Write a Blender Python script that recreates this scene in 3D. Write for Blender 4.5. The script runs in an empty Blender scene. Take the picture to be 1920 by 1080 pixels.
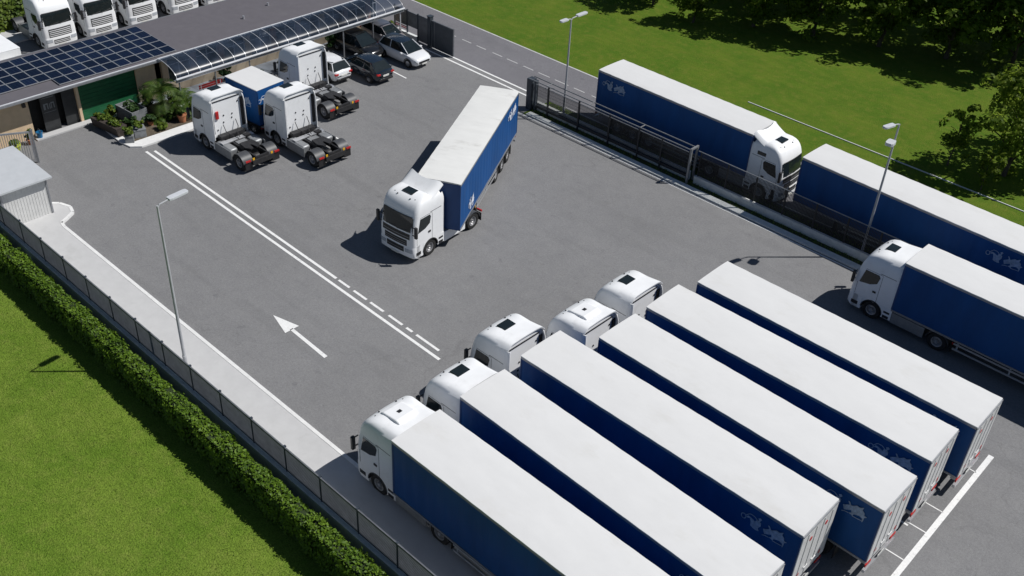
import bpy, bmesh, math, random
import numpy as np
from mathutils import Vector, Matrix
random.seed(7)
sc = bpy.context.scene
col = sc.collection
PI = math.pi
R = math.radians

# ------------------------------------------------------------------ materials
def pm(name, c, rough=.55, metal=0., var=.10, scale=2.0, bump=0., bscale=30., coat=0., rand=.0, spec=.5,
       stain=None, stain_scale=1.2, stain_amt=.5, stretch=None, world=False):
    m = bpy.data.materials.new(name); m.use_nodes = True
    nt = m.node_tree; N = nt.nodes; L = nt.links
    b = N['Principled BSDF']
    b.inputs['Roughness'].default_value = rough; b.inputs['Metallic'].default_value = metal
    b.inputs['Coat Weight'].default_value = coat; b.inputs['Specular IOR Level'].default_value = spec
    tc = N.new('ShaderNodeTexCoord'); oi = N.new('ShaderNodeObjectInfo')
    mul = N.new('ShaderNodeMath'); mul.operation = 'MULTIPLY'; mul.inputs[1].default_value = 57.
    L.new(oi.outputs['Random'], mul.inputs[0])
    add = N.new('ShaderNodeVectorMath'); add.operation = 'ADD'
    if world:
        g = N.new('ShaderNodeNewGeometry'); L.new(g.outputs['Position'], add.inputs[0])
    else:
        L.new(tc.outputs['Object'], add.inputs[0]); L.new(mul.outputs[0], add.inputs[1])
    vec = add.outputs[0]
    if stretch:
        sm = N.new('ShaderNodeVectorMath'); sm.operation = 'MULTIPLY'; sm.inputs[1].default_value = stretch
        L.new(vec, sm.inputs[0]); vec = sm.outputs[0]
    n = N.new('ShaderNodeTexNoise'); n.inputs['Scale'].default_value = scale; n.inputs['Detail'].default_value = 6
    n.inputs['Roughness'].default_value = .65
    L.new(vec, n.inputs['Vector'])
    r = N.new('ShaderNodeValToRGB'); r.color_ramp.elements[0].position = .3; r.color_ramp.elements[1].position = .7
    lo = [max(0, x*(1-var)) for x in c]; hi = [min(1, x*(1+var)) for x in c]
    r.color_ramp.elements[0].color = (*lo, 1); r.color_ramp.elements[1].color = (*hi, 1)
    L.new(n.outputs['Fac'], r.inputs['Fac']); out = r.outputs['Color']
    if stain:
        n2 = N.new('ShaderNodeTexNoise'); n2.inputs['Scale'].default_value = stain_scale; n2.inputs['Detail'].default_value = 9
        n2.inputs['Roughness'].default_value = .7; L.new(vec, n2.inputs['Vector'])
        r2 = N.new('ShaderNodeValToRGB'); r2.color_ramp.elements[0].position = .56; r2.color_ramp.elements[1].position = .74
        r2.color_ramp.elements[0].color = (0, 0, 0, 1); r2.color_ramp.elements[1].color = (stain_amt,)*3+(1,)
        L.new(n2.outputs['Fac'], r2.inputs['Fac'])
        mx = N.new('ShaderNodeMix'); mx.data_type = 'RGBA'
        L.new(r2.outputs['Color'], mx.inputs[0]); L.new(out, mx.inputs[6]); mx.inputs[7].default_value = (*stain, 1)
        out = mx.outputs[2]
    if rand:
        hs = N.new('ShaderNodeHueSaturation'); mr = N.new('ShaderNodeMapRange')
        mr.inputs[3].default_value = 1-rand; mr.inputs[4].default_value = 1+rand
        L.new(oi.outputs['Random'], mr.inputs[0]); L.new(mr.outputs[0], hs.inputs['Value'])
        L.new(out, hs.inputs['Color']); out = hs.outputs['Color']
    L.new(out, b.inputs['Base Color'])
    if bump:
        n3 = N.new('ShaderNodeTexNoise'); n3.inputs['Scale'].default_value = bscale; n3.inputs['Detail'].default_value = 5
        L.new(vec, n3.inputs['Vector'])
        bp = N.new('ShaderNodeBump'); bp.inputs['Strength'].default_value = bump; bp.inputs['Distance'].default_value = .05
        L.new(n3.outputs['Fac'], bp.inputs['Height']); L.new(bp.outputs[0], b.inputs['Normal'])
    return m

def leafmat(name, c1, c2, trans=.35):
    m = bpy.data.materials.new(name); m.use_nodes = True
    nt = m.node_tree; N = nt.nodes; L = nt.links
    b = N['Principled BSDF']; b.inputs['Roughness'].default_value = .55; b.inputs['Specular IOR Level'].default_value = .25
    at = N.new('ShaderNodeAttribute'); at.attribute_name = 'tint'
    mx = N.new('ShaderNodeMix'); mx.data_type = 'RGBA'
    L.new(at.outputs['Fac'], mx.inputs[0]); mx.inputs[6].default_value = (*c1, 1); mx.inputs[7].default_value = (*c2, 1)
    L.new(mx.outputs[2], b.inputs['Base Color'])
    t = N.new('ShaderNodeBsdfTranslucent'); L.new(mx.outputs[2], t.inputs['Color'])
    ms = N.new('ShaderNodeMixShader'); ms.inputs[0].default_value = trans
    L.new(b.outputs[0], ms.inputs[1]); L.new(t.outputs[0], ms.inputs[2])
    L.new(ms.outputs[0], N['Material Output'].inputs['Surface'])
    return m

def asphalt(name, base, warm):
    m = bpy.data.materials.new(name); m.use_nodes = True
    nt = m.node_tree; N = nt.nodes; L = nt.links; b = N['Principled BSDF']
    b.inputs['Roughness'].default_value = .85; b.inputs['Specular IOR Level'].default_value = .3
    g = N.new('ShaderNodeNewGeometry')
    def noise(s, d, ro=.6, st=None):
        n = N.new('ShaderNodeTexNoise'); n.inputs['Scale'].default_value = s; n.inputs['Detail'].default_value = d
        n.inputs['Roughness'].default_value = ro
        if st:
            v = N.new('ShaderNodeVectorMath'); v.operation = 'MULTIPLY'; v.inputs[1].default_value = st
            L.new(g.outputs['Position'], v.inputs[0]); L.new(v.outputs[0], n.inputs['Vector'])
        else: L.new(g.outputs['Position'], n.inputs['Vector'])
        return n.outputs['Fac']
    def ramp(f, p0, p1, c0, c1):
        r = N.new('ShaderNodeValToRGB'); r.color_ramp.elements[0].position = p0; r.color_ramp.elements[1].position = p1
        r.color_ramp.elements[0].color = (*c0, 1); r.color_ramp.elements[1].color = (*c1, 1); L.new(f, r.inputs['Fac'])
        return r.outputs['Color']
    def mult(a, bb):
        mx = N.new('ShaderNodeMix'); mx.data_type = 'RGBA'; mx.blend_type = 'MULTIPLY'; mx.inputs[0].default_value = 1
        L.new(a, mx.inputs[6]); L.new(bb, mx.inputs[7]); return mx.outputs[2]
    o = ramp(noise(.13, 5), .3, .7, [x*.93 for x in base], [x*1.06 for x in base])
    o = mult(o, ramp(noise(1.1, 8, .7), .3, .75, (.90,.90,.91), (1.06,1.06,1.05)))
    o = mult(o, ramp(noise(9, 6, .75), .3, .7, (.86,.86,.86), (1.12,1.12,1.12)))
    o = mult(o, ramp(noise(45, 2, .6), .35, .65, (.82,.82,.82), (1.16,1.16,1.16)))
    o = mult(o, ramp(noise(.55, 10, .72), .60, .70, (1,1,1), (.80,.80,.80)))           # old oil and tyre stains
    o = mult(o, ramp(noise(.9, 6, .6, (.06, 1., 1.)), .58, .72, (1,1,1), (.90,.90,.90)))  # lanes worn along the yard
    o = mult(o, ramp(noise(2.2, 12, .8), .64, .72, (1,1,1), (1.2,1.2,1.18)))            # pale scuffs
    o = mult(o, ramp(noise(1.7, 4, .5), .66, .73, (1,1,1), (.84,.84,.85)))            # oil drips
    o = mult(o, ramp(noise(.5, 5, .55, (.25, 1.6, 1.)), .56, .70, (1,1,1), (.92,.92,.92)))  # tyre tracks
    vo = N.new('ShaderNodeTexVoronoi'); vo.feature = 'DISTANCE_TO_EDGE'; vo.inputs['Scale'].default_value = .11
    nv = N.new('ShaderNodeTexNoise'); nv.inputs['Scale'].default_value = .7; nv.inputs['Detail'].default_value = 8
    L.new(g.outputs['Position'], nv.inputs['Vector'])
    av = N.new('ShaderNodeVectorMath'); av.operation = 'MULTIPLY_ADD'; av.inputs[1].default_value = (2.6,2.6,0)
    L.new(nv.outputs['Color'], av.inputs[0]); L.new(g.outputs['Position'], av.inputs[2]); L.new(av.outputs[0], vo.inputs['Vector'])
    o = mult(o, ramp(vo.outputs['Distance'], .0006, .0022, (.88,.88,.88), (1,1,1)))      # hairline cracks
    L.new(o, b.inputs['Base Color'])
    n3 = N.new('ShaderNodeTexNoise'); n3.inputs['Scale'].default_value = 60; n3.inputs['Detail'].default_value = 4
    L.new(g.outputs['Position'], n3.inputs['Vector'])
    bp = N.new('ShaderNodeBump'); bp.inputs['Strength'].default_value = .35; bp.inputs['Distance'].default_value = .02
    L.new(n3.outputs['Fac'], bp.inputs['Height']); L.new(bp.outputs[0], b.inputs['Normal'])
    return m

def grassmat(name, c1, c2, c3):
    m = bpy.data.materials.new(name); m.use_nodes = True
    nt = m.node_tree; N = nt.nodes; L = nt.links; b = N['Principled BSDF']
    b.inputs['Roughness'].default_value = .9; b.inputs['Specular IOR Level'].default_value = .1
    g = N.new('ShaderNodeNewGeometry')
    def noise(s, d, ro=.6, st=None):
        n = N.new('ShaderNodeTexNoise'); n.inputs['Scale'].default_value = s; n.inputs['Detail'].default_value = d
        n.inputs['Roughness'].default_value = ro
        if st:
            v = N.new('ShaderNodeVectorMath'); v.operation = 'MULTIPLY'; v.inputs[1].default_value = st
            L.new(g.outputs['Position'], v.inputs[0]); L.new(v.outputs[0], n.inputs['Vector'])
        else: L.new(g.outputs['Position'], n.inputs['Vector'])
        return n.outputs['Fac']
    def mix(f, p0, p1, a, bb):
        r = N.new('ShaderNodeMapRange'); r.inputs[1].default_value = p0; r.inputs[2].default_value = p1; L.new(f, r.inputs[0])
        mx = N.new('ShaderNodeMix'); mx.data_type = 'RGBA'; L.new(r.outputs[0], mx.inputs[0])
        for s, v in ((6, a), (7, bb)):
            if isinstance(v, tuple): mx.inputs[s].default_value = (*v, 1)
            else: L.new(v, mx.inputs[s])
        return mx.outputs[2]
    o = mix(noise(.35, 8, .65), .38, .62, c1, c2)
    o = mix(noise(1.6, 10, .75), .48, .72, o, c3)
    o2 = mix(noise(14, 4, .7), .3, .7, (.60,.62,.55), (1.35,1.32,1.3))
    mx = N.new('ShaderNodeMix'); mx.data_type = 'RGBA'; mx.blend_type = 'MULTIPLY'; mx.inputs[0].default_value = 1
    L.new(o, mx.inputs[6]); L.new(o2, mx.inputs[7])
    o3 = mix(noise(2.2, 5, .6, (.12, 1, 1)), .35, .65, (.95,.95,.95), (1.05,1.05,1.04))
    mx2 = N.new('ShaderNodeMix'); mx2.data_type = 'RGBA'; mx2.blend_type = 'MULTIPLY'; mx2.inputs[0].default_value = 1
    L.new(mx.outputs[2], mx2.inputs[6]); L.new(o3, mx2.inputs[7])
    L.new(mx2.outputs[2], b.inputs['Base Color'])
    n3 = N.new('ShaderNodeTexNoise'); n3.inputs['Scale'].default_value = 16; n3.inputs['Detail'].default_value = 6
    L.new(g.outputs['Position'], n3.inputs['Vector'])
    bp = N.new('ShaderNodeBump'); bp.inputs['Strength'].default_value = .8; bp.inputs['Distance'].default_value = .08
    L.new(n3.outputs['Fac'], bp.inputs['Height']); L.new(bp.outputs[0], b.inputs['Normal'])
    return m

def solarmat():
    m = bpy.data.materials.new('solar_cells'); m.use_nodes = True
    nt = m.node_tree; N = nt.nodes; L = nt.links; b = N['Principled BSDF']
    b.inputs['Roughness'].default_value = .2; b.inputs['Specular IOR Level'].default_value = .22
    tc = N.new('ShaderNodeTexCoord'); br = N.new('ShaderNodeTexBrick')
    br.offset = 0; br.inputs['Scale'].default_value = 1
    br.inputs['Brick Width'].default_value = .19; br.inputs['Row Height'].default_value = .24; br.inputs['Mortar Size'].default_value = .006
    br.inputs['Color1'].default_value = (.003,.006,.022,1); br.inputs['Color2'].default_value = (.0025,.009,.020,1)
    br.inputs['Mortar'].default_value = (.02,.03,.06,1)
    L.new(tc.outputs['Object'], br.inputs['Vector'])
    oi = N.new('ShaderNodeObjectInfo'); hs = N.new('ShaderNodeHueSaturation'); mr = N.new('ShaderNodeMapRange')
    mr.inputs[3].default_value = .7; mr.inputs[4].default_value = 1.5
    L.new(oi.outputs['Random'], mr.inputs[0]); L.new(mr.outputs[0], hs.inputs['Value']); L.new(br.outputs['Color'], hs.inputs['Color'])
    L.new(hs.outputs['Color'], b.inputs['Base Color'])
    return m

def glazing(name, c, clear):
    m = bpy.data.materials.new(name); m.use_nodes = True
    nt = m.node_tree; N = nt.nodes; L = nt.links; b = N['Principled BSDF']
    b.inputs['Base Color'].default_value = (*c, 1); b.inputs['Roughness'].default_value = .3
    t = N.new('ShaderNodeBsdfTransparent'); t.inputs['Color'].default_value = (.55,.62,.72,1)
    ms = N.new('ShaderNodeMixShader')
    tc = N.new('ShaderNodeTexCoord'); n = N.new('ShaderNodeTexNoise'); n.inputs['Scale'].default_value = .8; n.inputs['Detail'].default_value = 5
    L.new(tc.outputs['Object'], n.inputs['Vector'])
    mr = N.new('ShaderNodeMapRange'); mr.inputs[1].default_value = .3; mr.inputs[2].default_value = .7
    mr.inputs[3].default_value = clear*.6; mr.inputs[4].default_value = clear*1.4; L.new(n.outputs['Fac'], mr.inputs[0])
    L.new(mr.outputs[0], ms.inputs[0]); L.new(b.outputs[0], ms.inputs[1]); L.new(t.outputs[0], ms.inputs[2])
    L.new(ms.outputs[0], N['Material Output'].inputs['Surface'])
    return m

M = {}
M['asphalt'] = asphalt('asphalt_yard', (.212,.212,.215), 0)
M['road'] = asphalt('asphalt_road', (.175,.172,.185), 0)
M['grass'] = grassmat('lawn_grass', (.105,.182,.020), (.145,.218,.030), (.178,.230,.044))
M['grass_far'] = grassmat('meadow_grass', (.070,.138,.012), (.105,.160,.017), (.145,.168,.028))
M['concrete'] = pm('pavement_concrete', (.50,.50,.50), .8, var=.05, scale=1.5, bump=.05, bscale=60, stain=(.36,.36,.35), stain_scale=.6, world=True)
M['kerb'] = pm('kerb_white', (.72,.72,.71), .7, var=.1, scale=4, stain=(.45,.45,.44), stain_scale=1.0, world=True)
M['paint'] = pm('road_paint', (.78,.78,.77), .6, var=.08, scale=9, stain=(.30,.30,.30), stain_scale=4, stain_amt=.75, world=True)
M['paint_worn'] = pm('worn_road_paint', (.50,.50,.50), .7, var=.15, scale=6, stain=(.22,.22,.22), stain_scale=3, stain_amt=.8, world=True)
M['wallc'] = pm('fence_concrete', (.66,.68,.67), .85, var=.14, scale=3, bump=.3, bscale=40, stain=(.22,.23,.22), stain_scale=1.5, world=True)
M['verge'] = pm('verge_earth', (.045,.06,.02), .95, var=.4, scale=6, bump=.8, bscale=12, world=True)
M['soil'] = pm('soil', (.10,.08,.055), .95, var=.4, scale=5, bump=.8, bscale=14, world=True)
M['white'] = pm('white_paint', (.84,.85,.86), .38, var=.03, scale=2.5, coat=.0, spec=.3, stain=(.58,.57,.55), stain_scale=1.4, stain_amt=.35)
M['tarp'] = pm('roof_tarpaulin', (.68,.68,.675), .55, var=.03, scale=1.2, bump=.10, bscale=3., stain=(.58,.57,.54), stain_scale=.7, stain_amt=.55, stretch=(.5,1,1))
M['tarp_dirty'] = pm('roof_tarpaulin_dirty', (.70,.70,.68), .6, var=.05, scale=1.2, bump=.2, bscale=3., stain=(.42,.41,.38), stain_scale=.75, stain_amt=.8, stretch=(1.3,.5,1))
M['curtain'] = pm('blue_curtain', (.005,.066,.225), .55, var=.14, scale=.9, bump=.35, bscale=2.2, stretch=(1,1,.25), stain=(.008,.052,.17), stain_scale=.8, stain_amt=.6, spec=.25)
M['bulkhead'] = pm('blue_panel', (.006,.050,.18), .5, var=.1, scale=2)
M['rail'] = pm('grey_rail', (.30,.31,.33), .45, metal=.5, var=.15, scale=4)
M['door_white'] = pm('door_white', (.62,.62,.62), .4, var=.08, scale=3, stain=(.42,.40,.38), stain_scale=2, stain_amt=.6)
M['chassis'] = pm('dark_chassis', (.022,.022,.024), .6, var=.35, scale=4, stain=(.07,.065,.06), stain_scale=3)
M['tyre'] = pm('tyre_rubber', (.018,.018,.018), .85, var=.3, scale=8, stain=(.06,.056,.05), stain_scale=5)
M['rim'] = pm('steel_rim', (.42,.42,.43), .38, metal=.6, var=.15, scale=6)
M['glass'] = pm('dark_glass', (.012,.018,.020), .06, var=.2, scale=2, spec=.6)
M['black'] = pm('black_plastic', (.018,.018,.02), .45, var=.25, scale=6)
M['greymetal'] = pm('grey_metal', (.26,.27,.28), .45, metal=.3, var=.15, scale=4)
M['fender'] = pm('grey_fender', (.055,.058,.064), .5, var=.2, scale=4, stain=(.12,.115,.11), stain_scale=3)
M['alu'] = pm('aluminium', (.55,.56,.58), .35, metal=.6, var=.1, scale=4)
M['red'] = pm('red_plastic', (.45,.02,.02), .35, var=.15, scale=6)
M['amber'] = pm('yellow_marker', (.75,.42,.02), .4, var=.15, scale=6)
M['lamp_clear'] = pm('clear_lamp', (.45,.48,.52), .1, var=.15, scale=9, spec=.8)
M['emblem'] = pm('emblem_print', (.26,.34,.47), .5, var=.35, scale=7)
M['emblem_bright'] = pm('emblem_print_bright', (.62,.66,.74), .5, var=.25, scale=7)
M['emblem_pink'] = pm('emblem_print_pink', (.65,.40,.45), .5, var=.25, scale=7)
M['galv'] = pm('galvanised_pole', (.40,.41,.43), .55, metal=.0, var=.12, scale=3)
M['lampgrey'] = pm('lamp_housing', (.55,.57,.60), .4, var=.08, scale=4)
M['anthracite'] = pm('anthracite_steel', (.050,.062,.078), .45, var=.2, scale=3, metal=.2)
M['slat'] = pm('fence_slat', (.155,.165,.182), .42, var=.2, scale=3, metal=.3)
M['darkfence'] = pm('dark_fence', (.028,.031,.036), .5, var=.25, scale=3, metal=.3)
M['cream'] = pm('cream_render', (.66,.50,.33), .85, var=.08, scale=2.5, bump=.15, bscale=30, stain=(.5,.37,.24), stain_scale=1)
M['rose'] = pm('rose_render', (.42,.26,.21), .85, var=.12, scale=3, bump=.15, bscale=30)
M['roofing'] = pm('roof_bitumen', (.112,.105,.118), .8, var=.07, scale=2, bump=.15, bscale=25, stain=(.14,.135,.14), stain_scale=.6, stain_amt=.5)
M['greendoor'] = pm('green_shutter', (.012,.115,.045), .45, var=.12, scale=2)
M['darkdoor'] = pm('dark_door', (.030,.032,.034), .5, var=.3, scale=3)
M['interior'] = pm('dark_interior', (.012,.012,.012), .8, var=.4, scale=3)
M['solar'] = solarmat()
M['shedroof'] = pm('shed_roof', (.50,.52,.54), .5, var=.05, scale=2, stain=(.4,.42,.44), stain_scale=1.2)
M['shedwall'] = pm('shed_wall', (.60,.60,.59), .6, var=.07, scale=2.5, stain=(.45,.44,.42), stain_scale=1.5)
M['canopy'] = glazing('canopy_glazing', (.035,.052,.085), .58)
M['ribwhite'] = pm('white_aluminium', (.72,.73,.75), .3, metal=.2, var=.06, scale=4)
M['shopglass'] = pm('shop_glass', (.02,.035,.03), .08, var=.4, scale=1.2)
M['terracotta'] = pm('terracotta', (.38,.15,.07), .8, var=.2, scale=6)
M['timber'] = pm('dark_timber', (.045,.035,.03), .75, var=.35, scale=6, stretch=(.2,1,1))
M['stonegrey'] = pm('stone_grey', (.20,.21,.22), .8, var=.2, scale=5)
M['bluebucket'] = pm('blue_plastic', (.02,.16,.35), .4, var=.1)
M['limepot'] = pm('lime_plastic', (.42,.48,.05), .5, var=.15)
M['yellowpot'] = pm('yellow_flower', (.75,.60,.02), .6, var=.2, scale=9)
M['bark'] = pm('bark', (.075,.060,.045), .9, var=.35, scale=5, bump=.6, bscale=12, stretch=(1,1,.25))
M['carblack'] = pm('black_car_paint', (.010,.011,.013), .18, var=.2, coat=.8)
M['carblue'] = pm('blueblack_car_paint', (.010,.018,.030), .18, var=.2, coat=.8)
M['carwhite'] = pm('white_car_paint', (.76,.77,.79), .22, var=.03, coat=.8)
M['carsilver'] = pm('silver_car_paint', (.36,.34,.35), .28, metal=.4, var=.05, coat=.6)
M['plate'] = pm('number_plate', (.72,.72,.68), .4, var=.1, scale=20)
M['leaf_tree'] = leafmat('tree_leaves', (.060,.120,.012), (.220,.310,.038), .7)
M['leaf_young'] = leafmat('young_leaves', (.110,.185,.018), (.300,.380,.050), .7)
M['leaf_hedge'] = leafmat('hedge_leaves', (.046,.098,.007), (.130,.215,.016), .15)
M['leaf_palm'] = leafmat('palm_leaves', (.030,.070,.010), (.085,.135,.022), .25)
M['leaf_dark'] = leafmat('shrub_leaves', (.018,.048,.012), (.060,.115,.028), .25)
M['leaf_lime'] = leafmat('lime_leaves', (.055,.105,.014), (.155,.210,.026), .3)
M['blade'] = leafmat('grass_blades', (.108,.182,.020), (.182,.262,.046), .3)

# ------------------------------------------------------------------ mesh helper
class MB:
    def __init__(s): s.v = []; s.f = []; s.m = []; s.mi = 0
    def add(s, vs, fs):
        o = len(s.v); s.v += [tuple(p) for p in vs]
        for f in fs: s.f.append([i+o for i in f]); s.m.append(s.mi)
        return s
    def box(s, x0, x1, y0, y1, z0, z1):
        return s.add([(x0,y0,z0),(x1,y0,z0),(x1,y1,z0),(x0,y1,z0),(x0,y0,z1),(x1,y0,z1),(x1,y1,z1),(x0,y1,z1)],
                     [(0,3,2,1),(4,5,6,7),(0,1,5,4),(1,2,6,5),(2,3,7,6),(3,0,4,7)])
    def poly_y(s, pts, y0, y1):      # polygon in xz extruded along y
        n = len(pts); a = [(x,y0,z) for x,z in pts]; b = [(x,y1,z) for x,z in pts]
        return s.add(a+b, [list(range(n)), list(range(2*n-1,n-1,-1))]+[(i,i+n,(i+1)%n+n,(i+1)%n) for i in range(n)])
    def poly_x(s, pts, x0, x1):      # polygon in yz extruded along x
        n = len(pts); a = [(x0,y,z) for y,z in pts]; b = [(x1,y,z) for y,z in pts]
        return s.add(a+b, [list(range(n-1,-1,-1)), list(range(n,2*n))]+[((i+1)%n,(i+1)%n+n,i+n,i) for i in range(n)])
    def poly_z(s, pts, z0, z1):
        n = len(pts); a = [(x,y,z0) for x,y in pts]; b = [(x,y,z1) for x,y in pts]
        return s.add(a+b, [list(range(n-1,-1,-1)), list(range(n,2*n))]+[(i,(i+1)%n,(i+1)%n+n,i+n) for i in range(n)])
    def tube(s, pts, r, n=8, cap=True):
        pts = [Vector(p) for p in pts]
        if not hasattr(r, '__len__'): r = [r]*len(pts)
        rings = []
        for i, p in enumerate(pts):
            d = (pts[min(i+1,len(pts)-1)]-pts[max(i-1,0)]).normalized()
            a = d.cross(Vector((0,0,1)) if abs(d.z) < .9 else Vector((1,0,0))).normalized(); b = d.cross(a)
            rings.append([p+r[i]*(math.cos(2*PI*k/n)*a+math.sin(2*PI*k/n)*b) for k in range(n)])
        vs = [v for q in rings for v in q]; fs = []
        for i in range(len(pts)-1):
            for k in range(n):
                fs.append((i*n+k, i*n+(k+1)%n, (i+1)*n+(k+1)%n, (i+1)*n+k))
        if cap: fs += [list(range(n-1,-1,-1)), list(range((len(pts)-1)*n, len(pts)*n))]
        return s.add(vs, fs)
    def lathe(s, prof, c, axis='y', n=20, close=True):     # prof: (radius, along)
        vs = []; fs = []; m = len(prof)
        for k in range(n):
            a = 2*PI*k/n; ca, sa = math.cos(a), math.sin(a)
            for r, h in prof:
                if axis == 'y': vs.append((c[0]+r*ca, c[1]+h, c[2]+r*sa))
                elif axis == 'z': vs.append((c[0]+r*ca, c[1]+r*sa, c[2]+h))
                else: vs.append((c[0]+h, c[1]+r*ca, c[2]+r*sa))
        for k in range(n):
            q = (k+1) % n
            for i in range(m-1): fs.append((k*m+i, k*m+i+1, q*m+i+1, q*m+i))
        return s.add(vs, fs)
    def grid(s, rows):
        n = len(rows[0]); vs = [p for r in rows for p in r]
        return s.add(vs, [(i*n+k, i*n+k+1, (i+1)*n+k+1, (i+1)*n+k) for i in range(len(rows)-1) for k in range(n-1)])
    def build(s, name, mat, parent=None, smooth=35, bevel=0., loc=None):
        me = bpy.data.meshes.new(name); me.from_pydata(s.v, [], s.f)
        for m in (mat if isinstance(mat, list) else [mat]): me.materials.append(M[m])
        if isinstance(mat, list): me.polygons.foreach_set('material_index', s.m)
        bm = bmesh.new(); bm.from_mesh(me); bmesh.ops.recalc_face_normals(bm, faces=bm.faces); bm.to_mesh(me); bm.free()
        if smooth:
            me.polygons.foreach_set('use_smooth', [True]*len(me.polygons)); me.set_sharp_from_angle(angle=R(smooth))
        o = bpy.data.objects.new(name, me); col.objects.link(o)
        if parent: o.parent = parent
        if loc: o.location = loc
        if bevel:
            b = o.modifiers.new('bevel', 'BEVEL'); b.width = bevel; b.segments = 2; b.limit_method = 'ANGLE'; b.angle_limit = R(40)
        return o

def tag(o, label=None, cat=None, group=None, kind=None):
    if label: o['label'] = label
    if cat: o['category'] = cat
    if group: o['group'] = group
    if kind: o['kind'] = kind
    return o
def root(name, loc=(0,0,0), rz=0., label=None, cat=None, group=None):
    o = bpy.data.objects.new(name, None); col.objects.link(o); o.location = loc; o.rotation_euler = (0,0,rz); o.empty_display_size = .3
    return tag(o, label, cat, group)
def copy_tree(o, parent=None, base=None):
    c = o.copy(); col.objects.link(c); c.parent = parent
    for ch in list(o.children): copy_tree(ch, c)
    return c
def kids(o, n): return [c for c in o.children if c.name.split('.')[0] == n]

# ------------------------------------------------------------------ ground and setting
def sheet(name, mat, pts, z, label, cat):
    m = MB(); m.add([(x,y,z) for x,y in pts], [list(range(len(pts)))])
    return tag(m.build(name, mat, smooth=0), label, cat, kind='structure')
rect = lambda x0,x1,y0,y1: [(x0,y0),(x1,y0),(x1,y1),(x0,y1)]
sheet('ground', 'grass_far', rect(-420,320,-300,460), 0., 'green grass field reaching away on all sides of the truck yard', 'ground')
sheet('lawn', 'grass', rect(-95,25,-40,15.95), .012, 'bright mown lawn beside the hedge in the left foreground', 'lawn')
sheet('yard', 'asphalt', rect(-90,20,16.6,48.15), .008, 'grey asphalt truck yard with worn tyre marks', 'yard')
sheet('yard', 'asphalt', rect(-90,-42.9,48.15,50.9), .008, 'grey asphalt apron at the yard entrance beside the road', 'yard')
sheet('road', 'road', rect(-140,25,50.9,56.5), .012, 'grey two lane asphalt road passing the yard fence', 'road')

m = MB()
yi, yo = 16.27, 18.78
edge = [(-120,yo),(-53.2,yo),(-52.3,19.75),(-51.6,20.0),(-51.05,19.85),(-50.75,19.4),(-50.45,yo+.1),(-49.9,yo),(20,yo)]
pts = [(-120,yi)]+edge+[(20,yi)]
m.poly_z(pts, 0, .12)
tag(m.build('pavement', 'concrete', smooth=0), 'pale concrete pavement along the slatted fence', 'pavement', kind='structure')
m = MB()
for a, b in zip(edge[:-1], edge[1:]):
    d = Vector((b[0]-a[0], b[1]-a[1])).normalized(); n = Vector((-d.y, d.x))*.17
    m.poly_z([a, b, (b[0]+n.x, b[1]+n.y), (a[0]+n.x, a[1]+n.y)], 0, .135)
tag(m.build('kerb', 'kerb', smooth=0), 'white kerb edging the concrete pavement', 'kerb', kind='structure')

m = MB()
def line(x0,y0,x1,y1,w,z=.017):
    d = Vector((x1-x0,y1-y0)).normalized(); n = Vector((-d.y,d.x))*w/2
    m.add([(x0-n.x,y0-n.y,z),(x1-n.x,y1-n.y,z),(x1+n.x,y1+n.y,z),(x0+n.x,y0+n.y,z)], [(0,1,2,3)])
line(-54.66,26.62,-27.7,26.17,.16)
line(-54.4,27.05,-36.2,26.75,.16)
for a, b in ((-36.0,-35.1),(-34.75,-33.7),(-33.4,-32.35),(-31.95,-30.9),(-30.6,-30.15),(-29.85,-28.2)):
    line(a, 26.75-(a+36)*.018, b, 26.75-(b+36)*.018, .14)
line(-6.16,29.6,-6.24,39.4,.24)
for y in (34.63,33.07,37.9,31.1):
    line(-7.95,y,-7.45,y,.08); line(-7.1,y,-6.3,y,.06)
line(-7.4,32.9,-7.0,32.9,.10); line(-9.4,27.5,-8.6,27.5,.1)
line(-50.3,36.45,-47.8,36.5,.11); line(-53.9,45.9,-52.2,45.85,.12); line(-59.4,44.85,-57.2,44.85,.1)
line(-55.2,50.42,-44.5,50.36,.16); line(-55.0,50.98,-44.6,50.92,.16)
tag(m.build('yard_markings', 'paint', smooth=0), 'white painted lines and bay marks on the yard asphalt', 'road markings', kind='structure')
m = MB(); z = .019
m.add([(-35.85,22.5,z),(-34.28,22.9,z),(-34.28,22.08,z)], [(0,1,2)])
m.add([(-34.34,22.58,z),(-34.34,22.40,z),(-31.5,22.28,z),(-31.5,22.48,z)], [(0,1,2,3)])
tag(m.build('painted_arrow', 'paint', smooth=0), 'white arrow painted on the asphalt pointing up the lane', 'road marking', kind='structure')
m = MB()
line(-140,56.42,25,56.42,.14,.022)
x = -60.
while x < 5:
    L_ = random.choice((1.0,1.1,1.3)); line(x,53.85,x+L_,53.85,.09,.022); x += L_+random.uniform(.5,.75)
line(-41.5,51.05,10,51.05,.1,.022)
tag(m.build('road_markings', 'paint_worn', smooth=0), 'white edge line and broken centre line of the road', 'road markings', kind='structure')
m = MB()
m.box(-42.6,20,48.15,48.62,0,.10)
tag(m.build('kerb', 'wallc', smooth=0), 'grey concrete kerb strip below the dark road fence', 'kerb', kind='structure')
m = MB(); line(-43.2,47.98,15,47.98,.12,.017)
tag(m.build('yard_markings', 'paint', smooth=0), 'white line along the yard side of the road fence kerb', 'road markings', kind='structure')
sheet('verge', 'verge', rect(-42.6,20,48.62,50.9), .014, 'rough earth and grass verge under the road fence', 'verge')
m = MB(); m.box(-33.5,20,61.60,61.655,0,.06)
tag(m.build('kerb', 'kerb', smooth=0), 'thin white edging strip in the grass beyond the road trailers', 'kerb', kind='structure')
m = MB(); m.box(-77.6,-75.2,26.0,30.4,0,.12)
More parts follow.
